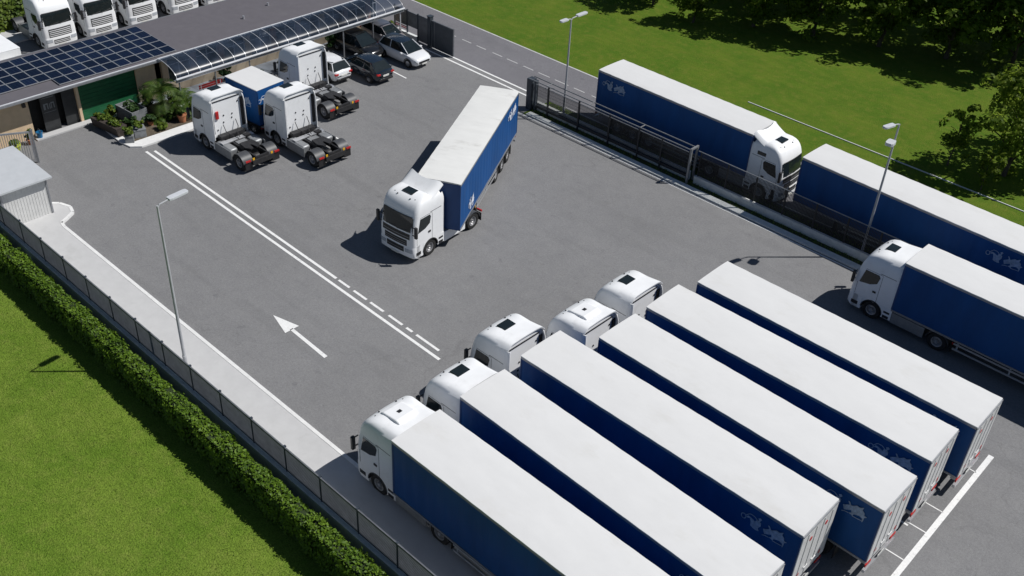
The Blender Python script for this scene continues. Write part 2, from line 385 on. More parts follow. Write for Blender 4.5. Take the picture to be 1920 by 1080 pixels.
tag(m.build('pavement', 'concrete', smooth=0), 'pale concrete slab behind the depot beside the bushes', 'pavement', kind='structure')

# grass blades on the near lawn
def leaf_mesh(name, P, S, Nrm, mat, parent=None, tint=None, aspect=1.0, rng=None, tri=False):
    rng = rng or np.random.default_rng(1)
    n = len(P); P = np.asarray(P, float)
    Nrm = Nrm/np.linalg.norm(Nrm, axis=1, keepdims=True)
    a = rng.normal(size=(n,3)); t = np.cross(Nrm, a); t /= np.linalg.norm(t, axis=1, keepdims=True); b = np.cross(Nrm, t)
    s = np.asarray(S).reshape(-1,1)
    if tri:
        V = np.stack([P-t*s*.18, P+t*s*.18, P+Nrm*s], 1); k = 3
    else:
        V = np.stack([P-t*s*aspect-b*s*.35, P+t*s*.1-b*s*.65, P+t*s*aspect+b*s*.3, P-t*s*.15+b*s*.65], 1); k = 4
    V = V.reshape(-1,3)
    me = bpy.data.meshes.new(name)
    me.vertices.add(len(V)); me.vertices.foreach_set('co', V.ravel())
    me.loops.add(len(V)); me.loops.foreach_set('vertex_index', np.arange(len(V), dtype=np.int32))
    me.polygons.add(n); me.polygons.foreach_set('loop_start', np.arange(0, len(V), k, dtype=np.int32))
    me.polygons.foreach_set('loop_total', np.full(n, k, dtype=np.int32))
    me.update(calc_edges=True); me.validate()
    at = me.attributes.new('tint', 'FLOAT', 'FACE')
    at.data.foreach_set('value', (rng.random(n) if tint is None else tint).astype(np.float32))
    me.materials.append(M[mat])
    o = bpy.data.objects.new(name, me); col.objects.link(o)
    if parent: o.parent = parent
    return o

rng = np.random.default_rng(5)
n = 90000
P = np.stack([rng.uniform(-52,-18,n), rng.uniform(2.5,15.2,n), np.full(n,.01)], 1)
nr = rng.normal(size=(n,3))*.45; nr[:,2] = 1
patch = .5+.25*np.sin(P[:,0]*.9+np.sin(P[:,1]*.7)*2)*np.sin(P[:,1]*1.3)
o = leaf_mesh('grass', P, rng.uniform(.035,.085,n), nr, 'blade', tint=np.clip(patch+rng.normal(size=n)*.22,0,1), tri=True, rng=rng)
tag(o, 'short grass blades covering the lawn beside the hedge', 'grass', kind='stuff')
n = 9000
P = np.stack([rng.uniform(-42.5,0,n), rng.uniform(48.66,50.8,n), np.full(n,.01)], 1)
nr = rng.normal(size=(n,3))*.5; nr[:,2] = 1
o = leaf_mesh('grass', P, rng.uniform(.06,.18,n), nr, 'blade', tri=True, rng=rng)
tag(o, 'scruffy grass tufts on the verge under the road fence', 'grass', kind='stuff')

# ------------------------------------------------------------------ truck wheel
def wheel(parent, x, y, r=.5, w=.3, dual=False):
    s = 1 if y > 0 else -1
    m = MB()
    def tyre(c):
        h = w/2
        m.lathe([(r*.56,-h*.8),(r*.62,-h),(r*.92,-h),(r,-h*.72),(r,h*.72),(r*.92,h),(r*.62,h),(r*.56,h*.8)], (x,c,r), n=22)
    tyre(y)
    if dual: tyre(y-s*(w+.05))
    t = m.build('wheel', 'tyre', parent)
    m = MB()
    h = w/2
    m.lathe([(0,h*.35),(r*.12,h*.9),(r*.20,h*.9),(r*.24,h*.15),(r*.46,h*.05),(r*.5,h*.75),(r*.58,h*.85),(r*.58,h*.5),(r*.58,-h*.5),(0,-h*.5)], (0,0,0), n=18)
    m.v = [(a+x, s*b+y, c+r) for a,b,c in m.v]
    m.build('rim', 'rim', t)
    return t

# ------------------------------------------------------------------ tractor unit
ZL = [1.05,1.3,1.6,1.9,2.2,2.5,2.75,2.85,3.0,3.15,3.3,3.42,3.52,3.60,3.66,3.69]
FL = [0,0,-.01,-.04,-.09,-.15,-.21,-.23,-.28,-.34,-.43,-.53,-.66,-.83,-1.03,-1.25]
WL = [1.24]*7+[1.24,1.238,1.228,1.208,1.18,1.135,1.065,.95,.78]
RL = [-2.3]*12+[-2.295,-2.28,-2.25,-2.17]
zroof = lambda y: float(np.interp(abs(y), WL[::-1], ZL[::-1]))
fx = lambda z: float(np.interp(z, ZL, FL)); wx = lambda z: float(np.interp(z, ZL, WL)); rx = lambda z: float(np.interp(z, ZL, RL))
CR = .22
def frontx(y, f, w):
    a = abs(y); bow = .09*(min(a,w)/1.24)**2; c = w-CR
    d = 0 if a <= c else CR-math.sqrt(max(0., CR*CR-(a-c)**2))
    return f-bow-d
def perim(f, w, r):
    P = [(r,-w),(r+.5,-w),(min(r+1.2,f-.62),-w)]
    ys = [-(w-CR)-CR*math.sin(t) for t in (PI/2, PI*.4, PI*.3, PI*.2, PI*.1)] + [(w-CR)*k/4 for k in range(-4,5)]
    ys += [(w-CR)+CR*math.sin(t) for t in (PI*.1, PI*.2, PI*.3, PI*.4, PI/2)]
    P += [(frontx(y,f,w), y) for y in ys]
    P += [(min(r+1.2,f-.62),w),(r+.5,w),(r,w)]
    return P
def shell(levels):
    m = MB(); n = None; rows = []
    for z,f,w,r in levels: rows.append([(x,y,z) for x,y in perim(f,w,r)])
    n = len(rows[0]); vs = [p for q in rows for p in q]; fs = []
    for i in range(len(rows)-1):
        for k in range(n): fs.append((i*n+k, i*n+(k+1)%n, (i+1)*n+(k+1)%n, (i+1)*n+k))
    fs += [list(range(n-1,-1,-1)), list(range((len(rows)-1)*n, len(rows)*n))]
    return m.add(vs, fs)
def fpatch(m, y0, y1, z0, z1, off=.01, F=fx, W=wx, ny=12, nz=5, inset=0.):
    rows = []
    for i in range(nz+1):
        z = z0+(z1-z0)*i/nz
        k = inset*(i/nz)
        rows.append([(frontx(y, F(z), W(z))+off, y, z) for y in [(y0+k)+(y1-y0-2*k)*j/ny for j in range(ny+1)]])
    return m.grid(rows)

def make_tractor(hatch, side_windows=False, style='dark', spoiler=False):
    t = root('truck_tractor')
    # cab shell
    c = shell([(z,f,w,r) for z,f,w,r in zip(ZL,FL,WL,RL)])
    body = c.build('cab', 'white', t, smooth=40)
    # bumper and lower side panels
    Fb = lambda z: float(np.interp(z, [.30,.42,.95,1.05], [-.10,.03,.035,.0])); Wb = lambda z: 1.235
    b = shell([(z, Fb(z), 1.235, -.84) for z in (.30,.42,.7,.95,1.046)])
    b.build('bumper', 'white', t, smooth=40)
    for s in (-1,1):
        m = MB()
        arc = [(-1.42-.575*math.cos(a), .5+.575*math.sin(a)) for a in [PI*k/14 for k in range(14,-1,-1)]]
        pts = [(-2.5,.42),(-2.5,1.045),(-.842,1.045)]+[(x,min(z,1.02)) for x,z in arc if x < -.846]+[(-1.99,.42)]
        m.poly_y(pts, s*1.19, s*1.242); m.build('side_skirt', 'white', t, smooth=0)
        arc = [(-1.42-.60*math.cos(a), .5+.60*math.sin(a)) for a in [PI*k/14 for k in range(15)]]
        arci = [(-1.42-.545*math.cos(a), .5+.545*math.sin(a)) for a in [PI*k/14 for k in range(15)]]
        m = MB(); m.poly_y(arc+arci[::-1], s*.75, s*1.262); m.build('wheel_arch', 'black', t, smooth=0)
    m = MB(); m.box(-2.2,-.86,-.74,.74,.55,1.04); m.build('underbody', 'black', t, smooth=0)
    # glass
    m = MB(); fpatch(m, -1.13, 1.13, 1.93, 2.76, .010, inset=.05); m.build('windscreen', 'glass', t)
    m = MB(); fpatch(m, -1.02, 1.02, 2.765, 2.83, .03, nz=2); m.build('sun_visor', 'black', t)
    for s in (-1,1):
        m = MB(); y = s*1.241
        m.poly_y([(-.44,1.84),(-.62,2.64),(-1.36,2.64),(-1.44,2.5),(-1.36,2.12),(-1.0,1.93)], y, y+s*.012)
        w = m.build('side_window', 'glass', t, smooth=0)
        m = MB(); y = s*1.2405
        for a, bb, z0, z1 in ((-.37,-.355,1.1,1.8),(-1.56,-1.545,1.1,2.66),(-1.56,-.62,2.70,2.715),(-2.26,-1.40,2.76,2.785)):
            m.box(a, bb, min(y,y+s*.006), max(y,y+s*.006), z0, z1)
        m.build('door_seam', 'black', t, smooth=0)
        m = MB(); m.box(-1.42,-1.24,min(y,y+s*.03),max(y,y+s*.03),1.56,1.66); m.build('door_handle', 'black', t, smooth=0)
        if side_windows and s == -1:
            m = MB(); m.box(-1.95,-1.35,min(y-s*.06,y+s*.012),max(y-s*.06,y+s*.012),2.88,3.12); m.build('sleeper_window', 'glass', t, smooth=0, bevel=.03)
        # mirrors
        m = MB()
        a_, b_ = s*1.30, s*1.47
        m.box(-.20,-.06,min(a_,b_),max(a_,b_),1.74,2.42)
        m.box(-.16,-.11,min(s*1.1,s*1.31),max(s*1.1,s*1.31),2.30,2.36); m.box(-.16,-.11,min(s*1.1,s*1.31),max(s*1.1,s*1.31),1.82,1.88)
        m.build('mirror', 'black', t, smooth=0, bevel=.03)
        # side fairing behind the cab
        m = MB(); rows = []
        for z in (1.02,1.6,2.4,3.0,3.2,3.35,3.48):
            w_ = wx(z)-.006; e = -2.56 if z < 3.1 else -2.56+.06*((z-3.1)/.38)
            rows.append([(-2.26,s*w_,z),(-2.38,s*(w_+.0),z),(-2.47,s*(w_-.02),z),(e,s*(w_-.06),z)])
        n4 = 4; m.grid(rows)
        m.grid([[(x,y-s*.035,z) for x,y,z in q] for q in rows])
        outer = [q[-1] for q in rows]; m.grid([outer, [(x,y-s*.035,z) for x,y,z in outer]])
        m.grid([rows[-1], [(x,y-s*.035,z) for x,y,z in rows[-1]]])
        m.build('side_fairing', 'white', t, smooth=40)
        # headlight wrapping the corner
        y0, y1 = (.70,1.16) if s > 0 else (-1.16,-.70)
        m = MB(); fpatch(m, y0, y1, .70, .93, .014, Fb, Wb, ny=6, nz=2); m.build('headlight', 'lamp_clear', t)
        m = MB(); y = s*1.2365
        m.box(-.66,-.30,min(y,y+s*.008),max(y,y+s*.008),.46,.66); m.build('side_vent', 'black', t, smooth=0)
        for z0,z1 in ((.45,.60),(.74,.84)):
            m = MB(); m.box(-2.40,-2.08,min(s*1.05,s*1.262),max(s*1.05,s*1.262),z0,z1); m.build('step', 'black', t, smooth=0)
    # grille, lower intake, slats
    if style == 'dark':
        m = MB(); fpatch(m, -.98, .98, 1.50, 1.84, .010); g = m.build('grille', 'black', t)
        m = MB(); fpatch(m, -.95, .95, 1.64, 1.675, .03, nz=1); m.build('grille_bar', 'greymetal', g)
        m = MB(); fpatch(m, -.80, .80, 1.07, 1.43, .010); g = m.build('grille', 'black', t)
        for z in (1.17,1.30):
            m = MB(); fpatch(m, -.78, .78, z, z+.03, .028, nz=1); m.build('grille_bar', 'greymetal', g)
        m = MB(); fpatch(m, -.62, .62, .66, .98, .012, Fb, Wb); g = m.build('lower_grille', 'black', t)
        m = MB(); fpatch(m, -.60, .60, .80, .83, .03, Fb, Wb, nz=1); m.build('grille_bar', 'greymetal', g)
    else:
        m = MB(); fpatch(m, -.84, .84, 1.06, 1.66, .010); g = m.build('grille', 'black', t)
        for z in (1.13,1.26,1.39,1.52):
            m = MB(); fpatch(m, -.80, .80, z, z+.055, .032, nz=1); m.build('grille_bar', 'white', g)
        m = MB(); fpatch(m, -.60, .60, .56, .86, .012, Fb, Wb); g = m.build('lower_grille', 'black', t)
        for z in (.63,.74):
            m = MB(); fpatch(m, -.58, .58, z, z+.045, .03, Fb, Wb, nz=1); m.build('grille_bar', 'white', g)
    m = MB(); m.box(.055,.07,-.26,.26,.42,.53); m.build('number_plate', 'plate', t, smooth=0)
    m = MB()
    for a, bb in ((-.7,.05),(.1,.85)): m.tube([(frontx(a,fx(1.93),1.24)+.03,a,1.94),(frontx(bb,fx(2.1),1.24)+.025,bb,2.06)], .012, 5)
    m.build('wiper', 'black', t)
    # roof
    if hatch == 'glass':
        m = MB(); m.box(-1.46,-.94,-.36,.36,3.58,3.715); m.build('roof_hatch', 'glass', t, smooth=0, bevel=.03)
    else:
        m = MB(); m.poly_y([(-.80,3.57),(-.88,3.68),(-1.0,3.73),(-1.75,3.82),(-1.95,3.78),(-2.0,3.66)], -.50, .50)
        h = m.build('roof_dome', 'white', t, smooth=0, bevel=.05)
        m = MB(); m.box(-1.50,-1.34,-.09,.09,3.75,3.795); m.build('vent', 'black', h, smooth=0)
    m = MB()
    for y in (-.72,.72,-.45,.45): m.lathe([(0,.05),(.035,.04),(.04,0)], (-.80 if abs(y) > .6 else -.70, y, 3.535), 'z', 8)
    m.build('marker_lamp', 'black', t)
    # roof deflector lip
    m = MB(); top = []; bot = []
    for i in range(7):
        x = -1.55-(2.36-1.55)*i/6; u = i/6
        top.append([]); bot.append([])
        for j in range(17):
            y = -1.17+2.34*j/16; q = abs(y)/1.17
            z = zroof(y) + .006 + u**1.2*((.36+.16*q**2) if spoiler else (.035+.11*q**2.6))
            xx = x+(u*.12-u*.24*q**2 if spoiler else -u*.10*q**2)
            top[-1].append((xx,y,z)); bot[-1].append((xx,y,z-.03-.03*u))
    m.grid(top); m.grid(bot)
    for a, b_ in ((top[-1],bot[-1]),(top[0],bot[0]),([q[0] for q in top],[q[0] for q in bot]),([q[-1] for q in top],[q[-1] for q in bot])): m.grid([a,b_])
    m.build('roof_deflector', 'white', t, smooth=40)
    # rear wall dots and black strips painted as shade beside fairings and under lip
    for y, z in ((-.35,2.3),(.25,2.35),(-.3,2.05),(.3,1.9),(.75,1.5),(-.8,3.0)):
        m = MB(); m.lathe([(0,-.03),(.045,-.03),(.05,0)], (-2.302,y,z), 'x', 8); m.build('rear_fitting', 'black', t, smooth=0)
    for y0 in (-1.19,.98):
        m = MB(); m.box(-2.345,-2.302,y0,y0+.21,1.3,3.2); m.build('rear_gap_shade', 'black', t, smooth=0)
    m = MB(); m.box(-2.33,-2.302,-.97,.97,3.36,3.42); m.build('rear_gap_shade', 'black', t, smooth=0)
    # chassis
    m = MB()
    for s in (-1,1): m.box(-5.75,-.9,s*.42-.05,s*.42+.05,.72,.98)
    for x in (-2.6,-3.5,-4.3,-5.7): m.box(x-.06,x+.06,-.37,.37,.74,.96)
    m.lathe([(.09,-1.0),(.09,1.0)], (-5.0,0,.5), 'y', 10); m.lathe([(0,-.2),(.26,-.18),(.26,.18),(0,.2)], (-5.0,0,.5), 'y', 14)
    m.lathe([(.07,-1.0),(.07,1.0)], (-1.42,0,.5), 'y', 10)
    m.box(-5.86,-5.76,-.75,.75,.52,.82)
    m.box(-2.75,-2.35,-.85,.85,.98,1.22); m.box(-3.3,-3.0,-.9,-.5,.98,1.12)
    m.tube([(-2.38,-.5,1.9),(-2.6,-.5,1.5),(-2.75,-.3,1.25),(-3.3,-.1,1.15)], .025, 6); m.tube([(-2.38,.4,1.8),(-2.62,.4,1.42),(-2.8,.2,1.2),(-3.4,.05,1.12)], .025, 6)
    ch = m.build('chassis', 'chassis', t)
    m = MB(); m.poly_z([(-4.05,-.42),(-4.0,.42),(-4.75,.5),(-5.05,.3),(-5.05,.12),(-4.6,.06),(-4.6,-.06),(-5.05,-.12),(-5.05,-.3),(-4.75,-.5)], 1.10, 1.18)
    m.box(-4.6,-4.1,-.5,.5,.98,1.10); m.build('fifth_wheel', 'chassis', t, smooth=0)
    m = MB(); m.box(-3.30,-2.95,-1.12,1.12,1.0,1.05); m.build('catwalk', 'alu', t, smooth=0)
    m = MB(); m.box(-4.3,-3.4,-.34,.34,.985,1.02); m.build('deck_plate', 'greymetal', t, smooth=0)
    for s in (-1,1):
        m = MB(); m.box(-4.1,-2.56,min(s*.6,s*1.2),max(s*.6,s*1.2),.40,.98); m.build('fuel_tank', 'greymetal', t, smooth=30, bevel=.12)
        m = MB(); m.box(-4.28,-2.52,min(s*1.205,s*1.235),max(s*1.205,s*1.235),.36,.95); m.build('side_panel', 'white' if spoiler and not side_windows else 'greymetal', t, smooth=0)
        wheel(t, -1.42, s*1.06); wheel(t, -5.0, s*1.06, dual=True)
        arc = [(-5.0+.60*math.cos(a), .5+.60*math.sin(a)) for a in [R(8+k*16.4) for k in range(11)]]
        arci = [(-5.0+.565*math.cos(a), .5+.565*math.sin(a)) for a in [R(8+k*16.4) for k in range(11)]]
        m = MB(); m.poly_y(arc+arci[::-1], s*.56, s*1.25); m.build('fender', 'fender', t, smooth=40)
        m = MB(); m.box(-5.80,-5.72,min(s*.86,s*1.20),max(s*.86,s*1.20),.80,.90); m.build('tail_light', 'red', t, smooth=0)
        m = MB(); m.box(-5.80,-5.765,min(s*.58,s*.72),max(s*.58,s*.72),.83,.97); m.build('rear_marker', 'amber', t, smooth=0)
        m = MB(); m.box(-5.72,-5.69,min(s*.72,s*1.22),max(s*.72,s*1.22),.25,.74); m.build('mudflap', 'black', t, smooth=0)
    return t

# ------------------------------------------------------------------ semi trailer
FIG1=[(-2.22,3.13),(-2.06,3.18),(-2.01,3.04),(-1.99,2.86),(-1.89,2.81),(-1.74,2.80),(-1.63,2.83),(-1.69,2.95),(-1.60,3.11),(-1.61,3.26),(-1.68,3.30),(-1.60,3.43),(-1.66,3.49),(-1.75,3.43),(-1.71,3.33),(-1.81,3.28),(-1.85,3.17),(-1.94,3.22),(-2.06,3.26),(-2.16,3.26)]
ARC=[(-2.25,3.20),(-2.16,3.33),(-2.09,3.40),(-1.92,3.40),(-1.79,3.32),(-1.76,3.22)]
FIG2=[(-1.49,3.09),(-1.25,3.25),(-1.34,3.39),(-1.28,3.40),(-1.18,3.26),(-1.14,3.28),(-.98,3.41),(-.87,3.39),(-.72,3.50),(-.74,3.35),(-.64,3.27),(-.62,3.15),(-.51,3.14),(-.60,3.05),(-.60,2.93),(-.62,2.81),(-.65,2.80),(-.66,2.96),(-.79,3.01),(-.94,2.96),(-1.01,2.92),(-1.03,2.83),(-1.21,2.86),(-1.10,2.94),(-1.13,3.05),(-1.40,2.89),(-1.45,3.0)]
LEGS=[[(-1.05,2.81),(-.89,2.82),(-.67,2.85)],[(-1.48,2.77),(-1.37,2.83),(-1.21,2.85)]]
def emblem(parent, mp, mat, name='emblem', thick=.004):
    # mp maps (a, z, depth) to a point; a is the figure's own reading coordinate
    m = MB()
    def pl(pts):
        n = len(pts); m.add([mp(a,z,0) for a,z in pts]+[mp(a,z,thick) for a,z in pts], [list(range(n)), list(range(2*n-1,n-1,-1))]+[(i,i+n,(i+1)%n+n,(i+1)%n) for i in range(n)])
    pl(FIG1); pl(FIG2)
    def stroke(pts, w):
        for (a,b),(c,d) in zip(pts[:-1],pts[1:]):
            L_ = math.hypot(c-a,d-b); nx, nz = -(d-b)/L_*w/2, (c-a)/L_*w/2
            pl([(a-nx,b-nz),(c-nx,d-nz),(c+nx,d+nz),(a+nx,b+nz)])
    stroke(ARC,.035); [stroke(q,.03) for q in LEGS]
    stroke([(-2.33+.10*math.cos(t),3.12+.12*math.sin(t)) for t in [2*PI*k/10 for k in range(11)]], .035)
    return m.build(name, mat, parent, smooth=0)

def make_trailer(L, roofmat='tarp', both=True, front_emblem=False, bright=False):
    t = root('semi_trailer'); W = 1.25; zb, zt = 1.12, 3.96
    m = MB(); rows = []      # roof sheet, slightly sagging between bows
    nx = 28
    for i in range(nx+1):
        x = -L*i/nx
        rows.append([(x, -W-.01+(2*W+.02)*j/10, zt+.035*(1-abs(-1+2*j/10)**3) - (.012*math.sin(PI*2*i/nx*7)**2)) for j in range(11)])
    m.grid(rows)
    low = [[(x,y,zt-.05) for x,y,z in r] for r in (rows[0],rows[-1])]
    m.grid([rows[0], low[0]]); m.grid([rows[-1], low[1]])
    m.grid([[r[0] for r in rows],[(r[0][0],r[0][1],zt-.05) for r in rows]]); m.grid([[r[-1] for r in rows],[(r[-1][0],r[-1][1],zt-.05) for r in rows]])
    m.build('roof', roofmat, t, smooth=30)
    for s in (-1,1):
        m = MB(); rows = []
        N_ = 70
        for k in range(9):
            z = zb+(zt-.13-zb)*k/8; u = k/8
            rows.append([( -.06-(L-.12)*i/N_, s*(W-.018+.018*math.sin(i*1.9+.5*math.sin(i*.37))*math.sin(PI*u)+.006*math.sin(i*.55+k)), z) for i in range(N_+1)])
        m.grid(rows); m.build('curtain', 'curtain', t, smooth=60)
        m = MB(); m.box(-L+.02,-.02,min(s*(W-.03),s*(W+.012)),max(s*(W-.03),s*(W+.012)),zt-.15,zt-.052); m.build('top_rail', 'rail', t, smooth=0)
        m = MB(); m.box(-L+.02,-.02,min(s*(W-.06),s*(W+.014)),max(s*(W-.06),s*(W+.014)),zb-.10,zb+.0); m.build('bottom_rail', 'rail', t, smooth=0)
        for x in (-.06,-L+.0):
            m = MB(); m.box(x,x+.06,min(s*(W-.04),s*(W+.01)),max(s*(W-.04),s*(W+.01)),zb,zt-.15); m.build('corner_post', 'bulkhead', t, smooth=0)
        # side guard
        m = MB()
        for z in (.52,.82): m.box(-L+4.6,-3.4,min(s*1.18,s*1.22),max(s*1.18,s*1.22),z,z+.10)
        for x in (-3.6,-(L-4.6+3.4)/2,-L+4.9): m.box(x-.04,x+.04,min(s*1.14,s*1.18),max(s*1.14,s*1.18),.5,zb-.1)
        m.build('side_guard', 'alu', t, smooth=0)
        for x in (-L+4.55,-L+3.24,-L+1.93): wheel(t, x, s*1.03, .5, .36)
        m = MB(); m.box(-2.75,-2.6,s*.62-.07,s*.62+.07,.12,zb-.1); m.box(-2.85,-2.5,s*.62-.14,s*.62+.14,0.02,.12); m.build('landing_leg', 'chassis', t, smooth=0)
        m = MB(); m.box(-L-.03,-L+.02,min(s*.78,s*1.2),max(s*.78,s*1.2),.78,.92); m.build('tail_light', 'red', t, smooth=0)
        m = MB(); m.box(-L+1.24,-L+1.27,min(s*.80,s*1.22),max(s*.80,s*1.22),.22,.9); m.build('mudflap', 'black', t, smooth=0)
        # rear door
        m = MB(); m.box(-L-.035,-L-.001,min(s*.006,s*W),max(s*.006,s*W),zb-.02,zt-.10); d = m.build('rear_door', 'door_white', t, smooth=0)
        m = MB()
        for y in (.28,.85): m.tube([(-L-.05,s*y,zb+.02),(-L-.05,s*y,zt-.2)], .012, 6)
        m.box(-L-.075,-L-.04,min(s*.15,s*.42),max(s*.15,s*.42),1.55,1.6); m.build('lock_rod', 'door_white', d)
        for y, z in ((.55,3.3),(.8,1.5)):
            m = MB(); m.lathe([(0,-.01),(.10,-.01),(.10,0)], (-L-.036,s*y,z), 'x', 12); m.build('reflector', 'red', d, smooth=0)
    m = MB(); m.box(-.10,-.002,-W,W,zb-.1,zt-.052); m.build('front_wall', 'bulkhead', t, smooth=0, bevel=.04)
    m = MB(); m.box(-L-.05,-L+.1,-W,W,zt-.10,zt-.052); m.build('rear_header', 'rail', t, smooth=0)
    m = MB()
    for s in (-1,1): m.poly_y([(-.3,1.02),(-L+.1,1.02),(-L+.1,.80),(-5,.72),(-4.0,.72),(-3.0,.92),(-.3,.92)], s*.5-.05, s*.5+.05)
    m.box(-L+.05,-.12,-W+.08,W-.08,1.02,1.08)
    for x in (-L+4.55,-L+3.24,-L+1.93): m.lathe([(.07,-.9),(.07,.9)], (x,0,.5), 'y', 8)
    for k in range(8): x = -1-(L-2)*k/7; m.box(x-.04,x+.04,-W+.1,W-.1,.94,1.02)
    m.build('chassis', 'chassis', t, smooth=30)
    m = MB(); m.box(-L-.06,-L+.06,-1.2,1.2,.48,.62); m.box(-L+.1,-L+.3,-.9,-.8,.6,1.0); m.box(-L+.1,-L+.3,.8,.9,.6,1.0); m.build('rear_bumper', 'alu', t, smooth=0)
    m = MB(); m.box(-L-.07,-L-.06,-.26,.26,.66,.77); m.build('number_plate', 'plate', t, smooth=0)
    em = 'emblem_bright' if bright else 'emblem'
    # left side reads front to rear, right side reads rear to front
    emblem(t, lambda a,z,d: (-L-a, W+.010+d, z+.05), em)
    if both: emblem(t, lambda a,z,d: (-L+2.85+a, -W-.010-d, z+.05), em)
    if front_emblem: emblem(t, lambda a,z,d: (-2.9-a*.55, W+.010+d, 1.35+(z-2.8)*1.1), em)
    return t

# prototypes
tr_glass = make_tractor('glass'); tr_dome = make_tractor('dome'); tr_win = make_tractor('glass', True, spoiler=True); tr_scoop = make_tractor('glass', spoiler=True); tr_bars = make_tractor('dome', False, 'bars')
trl = make_trailer(13.62); used = set()
def place(proto, x, y, deg, label, cat, group, z=0.):
    o = proto if id(proto) not in used else copy_tree(proto)
    used.add(id(proto)); o.location = (x,y,z); o.rotation_euler = (0,0,R(deg))
    return tag(o, label, cat, group)
GT = 'white truck tractors'; GS = 'blue curtain trailers with white roofs'
rows = [(1,-22.05,19.62,180.0,'blue trailer of the slanting row parked nearest the slatted fence'),
        (2,-22.02,23.23,178.7,'second blue trailer of the row counted from the slatted fence'),
        (3,-22.13,26.87,180.2,'third blue trailer of the row counted from the slatted fence'),
        (4,-20.65,30.26,179.4,'fourth blue trailer of the row, its cab showing a white roof dome'),
        (5,-20.62,33.55,181.0,'fifth blue trailer of the row, beside the one without a tractor'),
        (6,-20.16,36.90,180.3,'uncoupled blue trailer at the end of the row, no tractor in front')]
for k,x,y,d,lab in rows: place(trl, x, y, d, lab, 'trailer', GS)
place(trl, -14.05, 45.85, 180., 'blue trailer standing alone between the row and the road fence', 'trailer', GS)
place(trl, -23.2, 51.55, 178.5, 'blue trailer on the road at the right edge, behind the tall lamp', 'trailer', GS)
trA = make_trailer(11.95); trA.name = 'semi_trailer'
place(trA, -26.66, 51.75, -.5, 'blue trailer on the road behind the fence, coupled to a tractor facing right', 'trailer', GS)
trM = make_trailer(12.10, 'tarp_dirty', True, True, True)
place(trM, -35.10, 32.98, math.degrees(-1.072), 'sunlit bright blue trailer with stained roof turning in the open yard', 'trailer', GS)

place(tr_dome, -24.62, 19.78, 180, 'white tractor with a pale roof dome at the front of the trailer nearest the fence', 'truck', GT)
place(tr_glass, -24.62, 23.3, 180, 'white tractor with dark roof hatch, second of the row from the slatted fence', 'truck', GT)
place(tr_glass, -25.45, 26.95, 180, 'white tractor standing furthest forward in the middle of the row', 'truck', GT)
place(tr_dome, -23.95, 30.26, 180, 'white tractor with a pale roof dome, fourth of the row', 'truck', GT)
place(tr_glass, -23.95, 33.62, 180, 'white tractor with dark roof hatch, farthest of the row from the slatted fence', 'truck', GT)
place(tr_glass, -16.45, 45.85, 180, 'white tractor parked alone beside the road fence kerb', 'truck', GT)
place(tr_scoop, -35.60, 30.34, -85, 'white tractor with open grille turning in the middle of the yard', 'truck', GT)
place(tr_win, -24.25, 51.75, 0, 'white tractor on the road behind the fence, facing right with a green reflecting windscreen', 'truck', GT)
a = place(tr_glass, -53.95, 30.75, 180, 'white tractor with a red box on its rear wall, no trailer', 'truck', GT)
place(tr_glass, -51.40, 34.25, 180, 'white tractor without trailer in front of the blue box truck', 'truck', GT)
place(tr_glass, -56.05, 38.75, 180, 'white tractor without trailer parked beside the white car', 'truck', GT)
m = MB(); m.box(-2.40,-2.302,.62,.82,2.25,2.75); m.build('red_box', 'red', a, smooth=0, bevel=.02)
for i, y in enumerate((30.3,33.55,36.9,40.5,43.6)):
    lab = ['white tractor behind the depot roof, beside the green bushes','white tractor behind the depot roof, second from the bushes',
           'white tractor behind the depot roof, third from the bushes','white tractor behind the depot, only its lower front in view',
           'white tractor behind the depot, farthest from the bushes'][i]
    place(tr_bars, -72.1, y, 0, lab, 'truck', GT)

